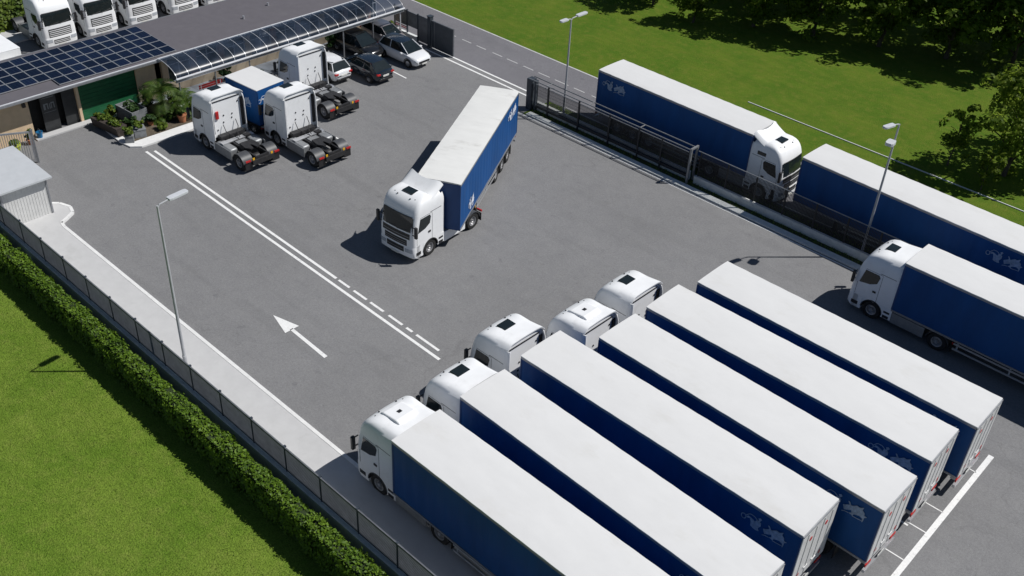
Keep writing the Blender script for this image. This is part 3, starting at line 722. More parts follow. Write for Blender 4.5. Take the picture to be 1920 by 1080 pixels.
# ------------------------------------------------------------------ box truck and van
def small_box_truck(bodymat, L, W, H, roofm, deco):
    t = root('box_truck'); w = W/2
    m = MB(); m.box(-L,0,-w,w,.85,H-.06); m.build('box_body', bodymat, t, smooth=0, bevel=.03)
    m = MB(); m.box(-L-.01,.01,-w-.01,w+.01,H-.058,H); m.build('roof', roofm, t, smooth=0, bevel=.02)
    m = MB(); m.poly_y([(.08,.5),(.08,2.25),(.25,2.35),(.85,2.3),(1.35,1.55),(1.85,1.35),(1.95,.95),(1.95,.45)], -.98, .98)
    cab = m.build('cab', 'white', t, smooth=0, bevel=.06)
    m = MB(); m.add([(.90,-.85,2.27),(.90,.85,2.27),(1.39,.88,1.56),(1.39,-.88,1.56)], [(0,1,2,3)]); m.build('windscreen', 'glass', t, smooth=0)
    for s in (-1,1):
        m = MB(); m.poly_y([(.3,2.2),(.85,2.15),(1.25,1.55),(.3,1.5)], s*.982, s*.99); m.build('side_window', 'glass', t, smooth=0)
        wheel(t, 1.2, s*.88, .36, .22); wheel(t, -L+.8, s*(w-.2), .36, .24, True)
        m = MB(); m.box(-L-.03,-L-.002,min(s*(w-.28),s*(w-.05)),max(s*(w-.28),s*(w-.05)),.6,.74); m.build('tail_light', 'red', t, smooth=0)
    m = MB(); m.box(-L,.1,-w+.1,w-.1,.55,.845); m.box(-L-.06,-L+.02,-w+.05,w-.05,.42,.55); m.build('chassis', 'chassis', t, smooth=0)
    m = MB(); m.box(-L-.12,-L-.001,-w+.1,w-.1,.72,.80); m.build('tail_step', 'alu', t, smooth=0)
    if deco:
        m = MB(); m.box(-L-.02,-L-.001,-w+.04,-w+.10,.9,H-.15); m.box(-L-.02,-L-.001,w-.10,w-.04,.9,H-.15); m.build('rear_frame', 'bulkhead', t, smooth=0)
        emblem(t, lambda a,z,d: (-L-.004-d, -1.40-a, z-.62), 'emblem_bright')
        emblem(t, lambda a,z,d: (-L+2.5+a, -w-.004-d, z-.9), 'emblem') 
        emblem(t, lambda a,z,d: (-L-a+.1, w+.004+d, z-.9), 'emblem')
    return t
t = small_box_truck('curtain', 3.06, 2.2, 3.3, 'tarp', True)
t.location = (-54.64,33.73,0); t.rotation_euler = (0,0,R(185.)); tag(t, 'small blue box truck with white roof parked between the loose tractors', 'box truck')
t = small_box_truck('white', 5.0, 2.2, 3.1, 'white', False)
t.name = 'box_truck'; t.location = (-67.2,24.25,0); t.rotation_euler = (0,0,R(0.)); tag(t, 'white box truck behind the depot, only its roof in view', 'box truck')

# ------------------------------------------------------------------ cars
def car(name, paint, L, W, H, label, cat, loc, deg, suv=False, roofmat=None):
    t = root(name, (*loc,0), R(deg), label, cat); w = W/2
    h = L/2; belt = 1.0 if suv else .93; hood = belt-.04
    st = [(-h,.48,.74,.60),(-h+.05,.36,.92,.76),(-h+.22,.28,belt,.88),(-h+.8,.24,belt+.02,.985),(-.3,.22,belt,1.),(h-1.3,.22,belt-.01,1.),(h-.85,.23,hood-.02,.985),(h-.42,.25,hood-.10,.94),(h-.15,.30,hood-.20,.84),(h-.03,.36,hood-.32,.70),(h,.42,.56,.60)]
    rows = []
    for x,zb,zt,k in st:
        ww = w*k
        rows.append([(x,-ww*.86,zb),(x,-ww,zb+.18),(x,-ww,zt-.16),(x,-ww*.95,zt-.03),(x,-ww*.78,zt+.015),(x,0,zt+.04),(x,ww*.78,zt+.015),(x,ww*.95,zt-.03),(x,ww,zt-.16),(x,ww,zb+.18),(x,ww*.86,zb)])
    m = MB(); m.grid(rows); n = len(rows[0]); e = (len(rows)-1)*n
    m.f += [list(range(n)), list(range(e,e+n)), ]; m.m += [0,0]
    m.grid([[r[0] for r in rows],[r[-1] for r in rows]])
    m.build('body', paint, t, smooth=50)
    xa, xb, xc, xd = h-.95, h-1.85, -h+(.62 if suv else .80), -h+(.16 if suv else .20)
    wb, wt = w*.91, w*.66
    m = MB(); ring0 = [(xa,-wb*.88),(xa-.55,-wb),(xd+.5,-wb),(xd,-wb*.86),(xd,wb*.86),(xd+.5,wb),(xa-.55,wb),(xa,wb*.88)]
    ring1 = [(xb,-wt*.9),(xb-.2,-wt),(xc+.2,-wt),(xc,-wt*.9),(xc,wt*.9),(xc+.2,wt),(xb-.2,wt),(xb,wt*.9)]
    a0 = [(x,y,belt) for x,y in ring0]; a1 = [(x,y,H-.06) for x,y in ring1]
    m.add(a0+a1, [(i,(i+1)%8,(i+1)%8+8,i+8) for i in range(8)]+[list(range(8,16))])
    m.build('windows', 'glass', t, smooth=0)
    m = MB(); rr = []
    for i in range(6):
        x = xb+.04+(xc-xb-.08)*i/5
        rr.append([(x, wt*1.03*j/4, H-.02-.035*abs(j/4)**2-.03*(abs(i-2.5)/2.5)**2) for j in range(-4,5)])
    m.grid(rr); m.grid([[(x,y,z-.045) for x,y,z in q] for q in (rr[0],)]+[rr[0]]); m.grid([[(x,y,z-.045) for x,y,z in rr[-1]], rr[-1]])
    m.grid([[q[0] for q in rr],[(q[0][0],q[0][1],q[0][2]-.05) for q in rr]]); m.grid([[q[-1] for q in rr],[(q[-1][0],q[-1][1],q[-1][2]-.05) for q in rr]])
    m.build('roof', roofmat or paint, t, smooth=40)
    for s in (-1,1):
        for k, (p, q) in enumerate((((xa,s*wb*.92,belt),(xb,s*wt*.94,H-.06)),((xd+.1,s*wb*.92,belt),(xc,s*wt*.94,H-.06)),(((xb+xc)/2,s*wb*1.005,belt),((xb+xc)/2-.05,s*wt*1.01,H-.06)))):
            m = MB(); m.tube([p,q], .035 if k < 2 else .025, 6); m.build('pillar', paint, t)
    for s in (-1,1):
        for x in (h-.85,-h+.85):
            wheel(t, x, s*(w-.11), .34, .23)
        m = MB(); m.box(h-.40,h-.10,s*w*.72-.14,s*w*.72+.14,.60,.72); m.build('headlight', 'lamp_clear', t, smooth=0, bevel=.04)
        m = MB(); m.box(-h-.01,-h+.16,s*w*.68-.15,s*w*.68+.15,.72,.86); m.build('tail_light', 'red', t, smooth=0, bevel=.03)
        m = MB(); m.box(xa-.55,xa-.38,s*(w+.09)-.09,s*(w+.09)+.09,.93,1.06); m.build('mirror', paint, t, smooth=0, bevel=.04)
        m = MB()
        for x in (h-.85,-h+.85):
            arc = [(x+.40*math.cos(PI*k/10), .34+.40*math.sin(PI*k/10)) for k in range(11)]; ai = [(x+.345*math.cos(PI*k/10), .34+.345*math.sin(PI*k/10)) for k in range(11)]
            m.poly_y(arc+ai[::-1], s*(w-.25), s*(w+.012))
        m.build('wheel_arch', 'black', t, smooth=0)
    m = MB(); m.box(h-.04,h+.02,-.5,.5,.50,.62); m.build('grille', 'black', t, smooth=0)
    m = MB(); m.box(h+.021,h+.03,-.24,.24,.36,.47); m.build('number_plate', 'plate', t, smooth=0)
    m = MB(); m.box(-h-.03,-h+.06,-.26,.26,.60,.72); m.build('number_plate', 'plate', t, smooth=0)
    m = MB(); m.box(-h-.04,-h+.2,-w*.7,w*.7,.3,.45); m.build('rear_bumper', 'black', t, smooth=0, bevel=.03)
    return t
car('parked_car', 'carblue', 4.25, 1.80, 1.50, 'dark blue-black hatchback with its tail towards the yard', 'car', (-54.6,44.2), 180)
car('parked_car', 'carblack', 4.4, 1.82, 1.66, 'black off-road car parked close to the canopy, nose towards the white car', 'car', (-57.95,46.15), 4, suv=True)
car('parked_car', 'carwhite', 4.3, 1.80, 1.58, 'white car with dark roof nearest the gate, nose towards the yard', 'car', (-54.8,47.95), 2, suv=True, roofmat='carblue')
car('parked_car', 'carsilver', 4.2, 1.74, 1.48, 'silver car mostly hidden behind the white car', 'car', (-58.2,49.0), 0)
car('parked_car', 'carwhite', 4.2, 1.76, 1.55, 'white car half hidden behind a loose tractor', 'car', (-56.5,42.0), 180, suv=True)

# ------------------------------------------------------------------ depot building
bd = root('depot_building', (-60.8,34,0), 0, 'long low cream depot with dark flat roof, solar panels and glazed canopy', 'building')
bx = -60.8; by = 34.
def B(fn, name, mat, parent=bd, smooth=0, bevel=0.):
    m = MB(); fn(m); m.v = [(x-bx,y-by,z) for x,y,z in m.v]; return m.build(name, mat, parent, smooth, bevel)
Y0, Y1 = 12.0, 50.45
WX = -60.7; H_ = 2.98
def walls(m):
    for a, b in ((Y0,22.55),(29.8,31.2)): m.box(WX-.25,WX,a,b,0,H_)
    m.box(WX-.25,WX,22.55,29.8,2.85,H_); m.box(WX-.25,WX,25.62,25.8,0,2.85)
    m.box(-65.3,-65.1,Y0,Y1,0,H_); m.box(-65.1,WX-.25,Y1-.25,Y1,0,H_); m.box(-65.1,WX-.25,Y0,Y0+.25,0,H_)
    m.box(WX-.25,WX,31.2,Y1,0,.75); m.box(WX-.25,WX,31.2,Y1,2.55,H_)
B(walls, 'wall', 'cream')
for k_, y in enumerate(np.arange(31.9,50.4,2.2)):
    B(lambda m: m.box(WX-.25,WX+.02,y-.22,y+.22,.75,2.55), 'pier', 'rose' if k_ % 3 else 'cream')
for y in np.arange(32.12,49.9,2.2):
    y2 = min(y+1.76, Y1-.05)
    w_ = B(lambda m: m.box(WX-.18,WX-.13,y,y2,.75,2.55), 'window', 'shopglass')
    B(lambda m: [m.box(WX-.13,WX-.07,y+k*(y2-y-.06),y+k*(y2-y-.06)+.06,.78,2.52) for k in (0,.5,1)]+[m.box(WX-.125,WX-.075,y+.06,y2-.06,z,z+.05) for z in (.78,2.0,2.47)], 'window_frame', 'ribwhite', w_)
EX = -59.78
def roofm(m):
    m.add([(-65.6,Y0-.3,2.985),(EX,Y0-.3,2.985),(EX,Y1+.1,2.985),(-65.6,Y1+.1,2.985),
           (-65.6,Y0-.3,3.20),(EX,Y0-.3,3.10),(EX,Y1+.1,3.10),(-65.6,Y1+.1,3.20)],
          [(0,3,2,1),(4,5,6,7),(0,1,5,4),(1,2,6,5),(2,3,7,6),(3,0,4,7)])
rf = B(roofm, 'roof', 'roofing')
B(lambda m: m.box(EX+.003,EX+.13,Y0-.3,Y1+.1,2.97,3.11), 'gutter', 'rail')
B(lambda m: m.box(EX-.05,EX+.04,Y0-.3,Y1+.1,3.112,3.135), 'eave_strip', 'ribwhite')
B(lambda m: m.box(-65.66,-65.603,Y0-.3,Y1+.1,3.04,3.24), 'roof_edge', 'rail')
for x, y in ((-63.0,42.0),(-62.0,39.2),(-63.6,45.9)):
    B(lambda m: m.lathe([(0,.22),(.08,.22),(.08,0)], (x,y,3.14), 'z', 10), 'roof_vent', 'alu', rf, 30)
# dark doorway and its door, roller door
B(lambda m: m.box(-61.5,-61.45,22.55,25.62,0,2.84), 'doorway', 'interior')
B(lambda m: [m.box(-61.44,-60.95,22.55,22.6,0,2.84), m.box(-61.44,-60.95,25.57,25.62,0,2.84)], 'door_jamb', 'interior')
d = B(lambda m: m.box(-60.94,-60.87,23.35,24.35,.02,2.75), 'door', 'darkdoor')
def sign(m):
    for y0,y1,z0,z1 in ((23.5,23.62,1.5,1.9),(23.62,23.74,1.82,1.9),(23.74,23.8,1.5,1.9),(23.88,23.93,1.5,1.85),(23.98,24.03,1.5,1.9),(24.03,24.15,1.82,1.9),(24.15,24.2,1.5,1.9),(23.45,24.25,2.25,2.29),(23.45,24.25,1.3,1.32)):
        m.box(-60.87,-60.865,y0,y1,z0,z1)
B(sign, 'door_sign', 'stonegrey', d)
B(lambda m: m.box(-60.93,-60.88,24.75,25.6,.02,2.75), 'door', 'darkdoor')
gd = B(lambda m: [m.box(-60.92,-60.84,25.85,29.78,.02+i*.28,.02+i*.28+.265) for i in range(10)], 'roller_door', 'greendoor', bevel=.01)
B(lambda m: [m.box(-61.0,-60.83,29.78,29.85,0,2.84), m.box(-60.94,-60.83,25.78,25.85,0,2.84)], 'door_track', 'interior')
B(lambda m: m.box(-60.695,-60.15,22.4,30.6,0,.09), 'door_sill', 'concrete')
B(lambda m: m.box(-60.69,-60.55,22.15,22.35,2.2,2.45), 'wall_lamp', 'black')
# arched canopy
cy0, cy1 = 31.0, 50.4
def arcp(t): return (-59.62+2.0*math.sin(t), 2.50+.72*math.cos(t))
def glz(m):
    rows = [[(arcp(t)[0], y, arcp(t)[1]) for t in np.linspace(.02,1.5,12)] for y in np.linspace(cy0,cy1,23)]
    m.grid(rows)
cn = B(glz, 'canopy_glazing', 'canopy', smooth=60)
for y in np.linspace(cy0,cy1,23):
    def rib(m):
        m.tube([(arcp(t)[0]+.012*math.sin(t), y, arcp(t)[1]+.015) for t in np.linspace(0.,1.53,10)], .019, 6)
    B(rib, 'canopy_rib', 'ribwhite', cn, 40)
B(lambda m: m.tube([(-57.56,cy0-.08,2.48),(-57.56,cy1+.08,2.48)],.075,8), 'canopy_gutter', 'ribwhite', bd, 40)
B(lambda m: m.box(-57.66,-57.60,cy0-.08,cy1+.08,2.22,2.42), 'canopy_fascia', 'alu')
B(lambda m: m.box(-59.70,-59.58,cy0-.05,cy1+.05,3.14,3.24), 'canopy_ledge', 'ribwhite')
for y in (31.2,33.9,36.6,39.3,42.0,44.7,47.5,50.2):
    B(lambda m: m.tube([(-57.75,y,0),(-57.75,y,2.4)], .05, 8), 'canopy_post', 'rail' if y < 50 else 'ribwhite')
B(lambda m: m.box(WX+.005,-58.2,31.3,41.0,0,.10), 'porch_slab', 'concrete')
B(lambda m: m.box(WX+.005,-60.0,41.0,50.0,0,.10), 'porch_slab', 'concrete')

# solar panels
pmesh = None
SPL = 'dark blue solar panel with pale frame on the depot roof'
for r_ in range(5):
    for c_ in range(18):
        y = 32.66-.815*(c_+1)+.405; x = -65.22+1.014*r_+.507
        if r_ == 4 and y < 24.4: continue
        if pmesh is None:
            m = MB(); m.box(-.465,.465,-.375,.375,.035,.045); m.mi = 1
            for b_ in ((-.49,-.466,-.4,.4),(.466,.49,-.4,.4),(-.465,.465,-.4,-.376),(-.465,.465,.376,.4)): m.box(*b_,0,.05)
            o = m.build('solar_panel', ['solar','alu'], None, 0); pmesh = o
        else:
            o = pmesh.copy(); col.objects.link(o)
        o.location = (x, y, 3.245-.0172*(x+65.6)+random.uniform(-.004,.004)); o.rotation_euler = (0,R(1.0+random.uniform(-.25,.25)),0)
        tag(o, SPL, 'solar panel', 'solar panels on the depot roof')

# ------------------------------------------------------------------ shed, cabinet
sh = root('shed', (-53.4,17.9,0), 0, 'small pale metal shed with flat light roof beside the pavement', 'shed')
m = MB(); m.box(-2.0,1.75,-1.35,1.25,.12,2.36)
for k in range(16): m.box(1.751,1.763,-1.30+k*.16,-1.30+k*.16+.02,.14,2.34)
for k in range(22): m.box(-1.95+k*.165,-1.93+k*.165,-1.363,-1.351,.14,2.34)
m.build('wall', 'shedwall', sh, 0)
m = MB(); m.add([(-2.4,-1.6,2.44),(2.15,-1.6,2.40),(2.15,1.45,2.40),(-2.4,1.45,2.44),(-2.4,-1.6,2.56),(2.15,-1.6,2.50),(2.15,1.45,2.50),(-2.4,1.45,2.56)],[(0,3,2,1),(4,5,6,7),(0,1,5,4),(1,2,6,5),(2,3,7,6),(3,0,4,7)])
m.build('roof', 'shedroof', sh, 0)
m = MB(); m.box(1.765,1.80,1.16,1.25,.12,2.36); m.build('corner_trim', 'rail', sh, 0)
m = MB(); m.box(1.765,1.80,-1.35,-1.26,.12,2.36); m.build('corner_trim', 'rail', sh, 0)
cb = root('metal_gate', (-58.3,20.0,0), R(62), 'grey metal gate panel leaning between the shed and the depot', 'gate')
m = MB(); m.box(-1.3,1.3,-.04,.04,.12,.2); m.box(-1.3,1.3,-.04,.04,2.0,2.1); m.box(-1.3,-1.2,-.04,.04,.2,2.0); m.box(1.2,1.3,-.04,.04,.2,2.0); m.build('frame', 'alu', cb, 0)
m = MB(); [m.box(-1.17+k*.13,-1.14+k*.13,-.015,.015,.2,2.0) for k in range(18)]; m.build('bars', 'rail', cb, 0)
m = MB(); m.box(1.32,1.44,-.06,.06,0,2.2); m.build('gate_post', 'rail', cb, 0)

# ------------------------------------------------------------------ left fence on its wall
fe = root('fence', (-35,16.2,0), 0, 'long grey slatted fence on a low concrete wall beside the hedge', 'fence')
fx0, fx1 = -62., -8.
m = MB(); m.box(fx0+35,fx1+35,-.24,.06,0,.93); m.build('base_wall', 'wallc', fe, 0, bevel=.02)
m = MB(); m.box(fx0+35,fx1+35,-.045,-.02,.95,1.02); m.build('kick_plate', 'anthracite', fe, 0)
x = fx0; step = 2.25
while x < fx1-.1:
    m = MB(); m.tube([(x+35,-.03,.93),(x+35,-.03,2.29)], .042, 8); m.box(x+35-.05,x+35+.05,-.09,.03,2.28,2.34); m.build('post', 'anthracite', fe)
    m = MB()
    for k in range(13):
        z = 1.07+k*.088; m.box(x+35+.045,x+35+step-.045,-.047,-.031,z,z+.060)
    m.build('slat_panel', 'slat', fe, 0)
    m = MB(); m.box(x+35+.045,x+35+step-.045,-.06,0,2.22,2.28); m.build('rail', 'slat', fe, 0)
    m = MB(); m.box(x+35+.045,x+35+step-.045,-.06,0,1.022,1.05); m.build('rail', 'slat', fe, 0)
    x += step

# ------------------------------------------------------------------ road side sliding gate and fence
def bars_panel(m, x0, x1, y, z0, z1, dx, dz, w=.012):
    k = x0
    while k < x1: m.box(k,k+w,y-.006,y+.006,z0,z1); k += dx
    k = z0
    while k < z1: m.box(x0,x1,y-.012,y-.007,k,k+.012); k += dz
sg = root('sliding_gate', (-43.3,49.1,0), 0, 'dark sliding yard gate with double top rails beside the road', 'gate')
LG = 13.6
m = MB(); m.box(0,.45,-.25,.25,0,2.25); m.box(.6,.75,-.12,.12,0,2.25); m.build('gate_housing', 'anthracite', sg, 0, bevel=.02)
m = MB()
for y in (-.13,.40): m.tube([(0.1,y,2.22),(LG,y,2.22)], .04, 8)
m.tube([(.1,-.13,2.02),(LG,-.13,2.02)], .028, 6)
for x in (1.7,5.4,9.6,LG): m.tube([(x,-.13,2.22),(x,.40,2.22)], .035, 6)
m.build('top_rail', 'greymetal', sg)
for i, x in enumerate((1.9,4.6,7.2,9.6,11.4,13.5)):
    m = MB(); m.box(x-.045,x+.045,-.18,-.09,.02,2.18); m.build('post', 'darkfence', sg, 0)
m = MB(); bars_panel(m, .8, 13.4, -.05, .55, 2.0, .075, .22, .030); m.build('mesh_infill', 'darkfence', sg, 0)
m = MB(); m.box(.8,13.5,-.11,.01,.32,.5); m.build('bottom_beam', 'darkfence', sg, 0)
m = MB(); m.box(.5,13.5,.12,.32,0,.60); m.build('base_wall', 'wallc', sg, 0)
m = MB(); m.box(LG-.02,LG+.10,-.32,-.20,0,2.3); m.box(LG-.02,LG+.1,.32,.44,0,2.3); m.box(LG-.02,LG+.1,-.32,.44,2.3,2.4); m.build('guide_post', 'greymetal', sg, 0)
rf_ = root('fence', (-29.4,49.2,0), 0, 'dark mesh fence on a low wall between the yard and the road trailers', 'fence')
LF = 30.
m = MB(); m.box(0,LF,-.05,.17,0,.52); m.build('base_wall', 'wallc', rf_, 0, bevel=.015)
x = .2
while x < LF:
    m = MB(); m.box(x-.03,x+.03,.03,.09,.52,2.18); m.build('post', 'darkfence', rf_, 0)
    if x+2 < LF:
        m = MB(); bars_panel(m, x+.05, x+1.95, .065, .58, 2.14, .085, .20, .030); m.build('mesh_panel', 'darkfence', rf_, 0)
    x += 2.
m = MB(); m.tube([(0,.065,2.2),(LF,.065,2.2)], .032, 8); m.build('top_rail', 'greymetal', rf_)
m = MB(); m.tube([(0,-.02,.56),(LF,-.02,.56)], .02, 6); m.build('bottom_rail', 'galv', rf_)

# entrance gate beside the canopy end
eg = root('entrance_gate', (-55.2,50.95,0), 0, 'anthracite swing gate standing open beside the canopy end', 'gate')
m = MB(); m.box(-.16,.16,-.16,.16,0,2.45); m.box(-.2,.2,-.2,.2,2.45,2.5); m.build('gate_post', 'anthracite', eg, 0)
m = MB(); m.box(.2,.5,-.03,.03,.15,2.1)
m.box(.55,2.5,-.04,.04,.12,2.15); m.build('gate_leaf', 'anthracite', eg, 0)
m = MB(); m.box(.18,2.52,-.05,.05,2.15,2.21); m.box(.18,2.52,-.05,.05,.08,.13); m.box(.5,.56,-.05,.05,.13,2.15); m.box(2.50,2.56,-.05,.05,.08,2.21); m.build('gate_frame', 'slat', eg, 0)
eg2 = root('fence', (-59.3,51.0,0), 0, 'grey panel fence between canopy end and the entrance gate post', 'fence')
m = MB(); m.box(.1,1.4,-.03,.03,.9,2.1); m.box(1.5,2.6,-.03,.03,.95,2.1); m.box(2.75,3.85,-.03,.03,.1,2.15); m.build('panel', 'slat', eg2, 0)
for x in (0,1.45,2.68,3.88):
    m = MB(); m.box(x-.05,x+.05,-.05,.05,0,2.2); m.build('post', 'anthracite', eg2, 0)
m = MB(); m.box(.1,2.6,-.12,.12,0,.35); m.build('base_wall', 'wallc', eg2, 0)
m = MB(); [m.box(.12,1.38,-.05,-.035,z,z+.07) for z in (.62,.75)]; m.build('red_board', 'red', eg2, 0)

# ------------------------------------------------------------------ lamps
def lamp(loc, h, label, arms, name='street_lamp'):
    t = root(name, (*loc,0), 0, label, 'street lamp', None)
    m = MB(); m.tube([(0,0,0),(0,0,.9),(0,0,.92),(0,0,h*.6),(0,0,h)], [.095,.095,.075,.062,.045], 12); m.build('pole', 'galv', t)
    m = MB(); m.lathe([(0,.03),(.16,.03),(.16,0)], (0,0,.0), 'z', 12); m.build('base_plate', 'galv', t)
    for arm in arms:
        dx, dy, length, big = arm[:4]; hp = h; h = arm[4] if len(arm) > 4 else h
        m = MB(); e = Vector((dx,dy,0)).normalized()
        m.tube([(0,0,h-.1),(e.x*.1,e.y*.1,h+.02),(e.x*(length*.4),e.y*(length*.4),h+.06)], .035, 8); m.build('arm', 'galv', t)
        p = Vector((-e.y,e.x,0)); q = []
        a, b = length*.36, length; w0, w1 = (.12,.15) if not big else (.17,.22)
        pts = [(a,-w0),(a+.15,-w1),(b-.1,-w1*.95),(b,-w0*.8),(b,w0*.8),(b-.1,w1*.95),(a+.15,w1),(a,w0)]
        P_ = [(e.x*u+p.x*v, e.y*u+p.y*v) for u,v in pts]
        m = MB(); m.poly_z(P_, h+.02, h+(.13 if not big else .2)); hd = m.build('lamp_head', 'lampgrey', t, 0, bevel=.012)
        P2 = [(e.x*u+p.x*v, e.y*u+p.y*v) for u,v in [(a+.2,-w0*.8),(b-.12,-w0*.8),(b-.12,w0*.8),(a+.2,w0*.8)]]
        m = MB(); m.poly_z(P2, h+.0, h+.019); m.build('lamp_glass', 'lamp_clear', hd, 0)
        h = hp
    return t
lamp((-35.1,17.15), 8.9, 'tall grey lamp rising from the slatted fence over the pavement', [(-.1,1,1.5,False)])
lamp((-40.45,49.55), 7.1, 'grey lamp with two heads behind the sliding gate', [(0,-1,1.05,False),(0,1,1.5,False)])
lamp((-18.1,49.5), 8.3, 'grey lamp standing at the road fence in front of the long road trailer', [(.1,-1,.95,True,7.35),(-.25,-1,1.2,False)])

# ------------------------------------------------------------------ plants
def crown_points(rng, c, r, ncl, nl, cs=(.45,.9), flat=.8):
    c = np.array(c); r = np.array(r); P = []; Nn = []
    for i in range(ncl):
        d = rng.normal(size=3); d /= np.linalg.norm(d); rad = rng.uniform(.35,1.0)**.6
        lump = 1+.28*math.sin(3.1*d[0]+1.7*c[0])*math.cos(2.7*d[1]+c[1])+.15*rng.normal()
        cc = c+d*r*rad*lump; s = rng.uniform(*cs)
        q = rng.normal(size=(nl,3)); q /= np.linalg.norm(q,axis=1,keepdims=True)
        pp = cc+q*s*np.array([1,1,flat])*rng.uniform(.55,1.05,size=(nl,1))
        P.append(pp); nn = q+np.array([0,0,.7])+rng.normal(size=(nl,3))*.5; Nn.append(nn)
    return np.concatenate(P), np.concatenate(Nn)
def make_tree(seed, h, r, base, ncl, nl, leaf, mat, name='tree', trunk=.16):
    rng = np.random.default_rng(seed); t = root(name)
    cz = (base+h)/2
    P, Nn = crown_points(rng, (0,0,cz), (r,r,(h-base)/2), ncl, nl, (r*.16,r*.33))
    tint = np.clip(.45+rng.normal(size=len(P))*.28,0,1)
    leaf_mesh('crown', P, rng.uniform(leaf*.6,leaf*1.25,len(P)), Nn, mat, t, tint, rng=rng)
    m = MB(); lx, ly = rng.normal(size=2)*.15
    m.tube([(0,0,-.05),(lx*.3,ly*.3,base*.6),(lx,ly,base+.3),(lx*1.5,ly*1.2,h*.8)], [trunk*1.25,trunk,trunk*.75,.03], 9)
    for k in range(8):
        a = rng.uniform(0,2*PI); z0 = base*.8+(h-base)*.07*k; q = rng.uniform(.5,.85)*r
        m.tube([(lx*.8,ly*.8,z0),(lx+math.cos(a)*q*.5,ly+math.sin(a)*q*.5,z0+q*.5),(lx+math.cos(a)*q,ly+math.sin(a)*q,z0+q*.8)], [trunk*.5,trunk*.3,.02], 6)
    m.build('trunk', 'bark', t)
    return t
tp = [make_tree(11,9.2,3.1,1.2,100,50,.22,'leaf_tree'), make_tree(23,10.0,3.4,1.4,110,50,.23,'leaf_tree'), make_tree(37,8.4,2.9,1.0,90,50,.21,'leaf_tree')]
spots = [(-54.5,73.2),(-49.6,71.6),(-45.0,71.0),(-41.2,74.2),(-36.9,76.4),(-32.2,78.6),(-27.4,80.6),(-23.0,82.6),(-18.5,85.0),(-13.5,86.0),
         (-57,80),(-51.5,78.6),(-46.0,79.2),(-40.6,82.0),(-34.6,84.8),(-29.0,87.0),(-23.5,89.5),(-18,92.5),(-53,87.5),(-45,89.5),(-38,92.5)]
sizes = [.70,.66,.60,.80,.92,1.0,1.0,1.0,1.0,1.05]+[.85]*3+[1.0]*8
tlab = ['dark broadleaf tree at the left end of the front line of the wood','dark broadleaf tree second from the left in the front line of the wood',
 'dark broadleaf tree third from the left in the front line of the wood','dark broadleaf tree fourth from the left in the front line of the wood',
 'dark broadleaf tree near the middle of the front line of the wood','dark broadleaf tree just right of the middle of the front line of the wood',
 'dark broadleaf tree third from the right in the front line above the meadow','dark broadleaf tree second from the right in the front line above the meadow',
 'dark broadleaf tree at the right of the front line above the meadow','dark broadleaf tree in the top right corner of the view']
for i, (x,y) in enumerate(spots):
    p = tp[i%3]; o = p if i < 3 else copy_tree(p)
    o.location = (x,y,0); o.rotation_euler = (0,0,random.uniform(0,6.28)); s = sizes[i]*random.uniform(.94,1.06); o.scale = (s,s,s*random.uniform(.92,1.08))
    tag(o, tlab[i] if i < 10 else 'dark tree deep in the wood behind the front line', 'tree', 'trees of the wood beyond the meadow')
o = make_tree(51, 8.6, 2.8, 1.2, 90, 44, .17, 'leaf_young'); o.location = (-16.4,65.2,0); tag(o, 'large leafy tree at the right edge of the meadow', 'tree')
o = make_tree(53, 8.9, 2.6, 1.2, 80, 46, .17, 'leaf_young'); o.location = (-13.2,68.5,0); tag(o, 'leafy tree behind the large one at the right edge of the meadow', 'tree')
o = make_tree(57, 4.5, 1.05, .9, 46, 26, .12, 'leaf_young', trunk=.05); o.location = (-19.5,63.7,0); tag(o, 'small young tree standing left of the large leafy tree', 'tree')
o = make_tree(59, 6.4, 1.6, 1.4, 50, 36, .15, 'leaf_young', trunk=.08); o.location = (-17.2,70.5,0); tag(o, 'slim young tree in the meadow between the wood and the large leafy tree', 'tree')
o = make_tree(61, 3.0, .8, .4, 30, 40, .12, 'leaf_young', name='sapling', trunk=.03); o.location = (-16.6,62.2,0); tag(o, 'low sapling beside the white edging strip on the right', 'sapling')

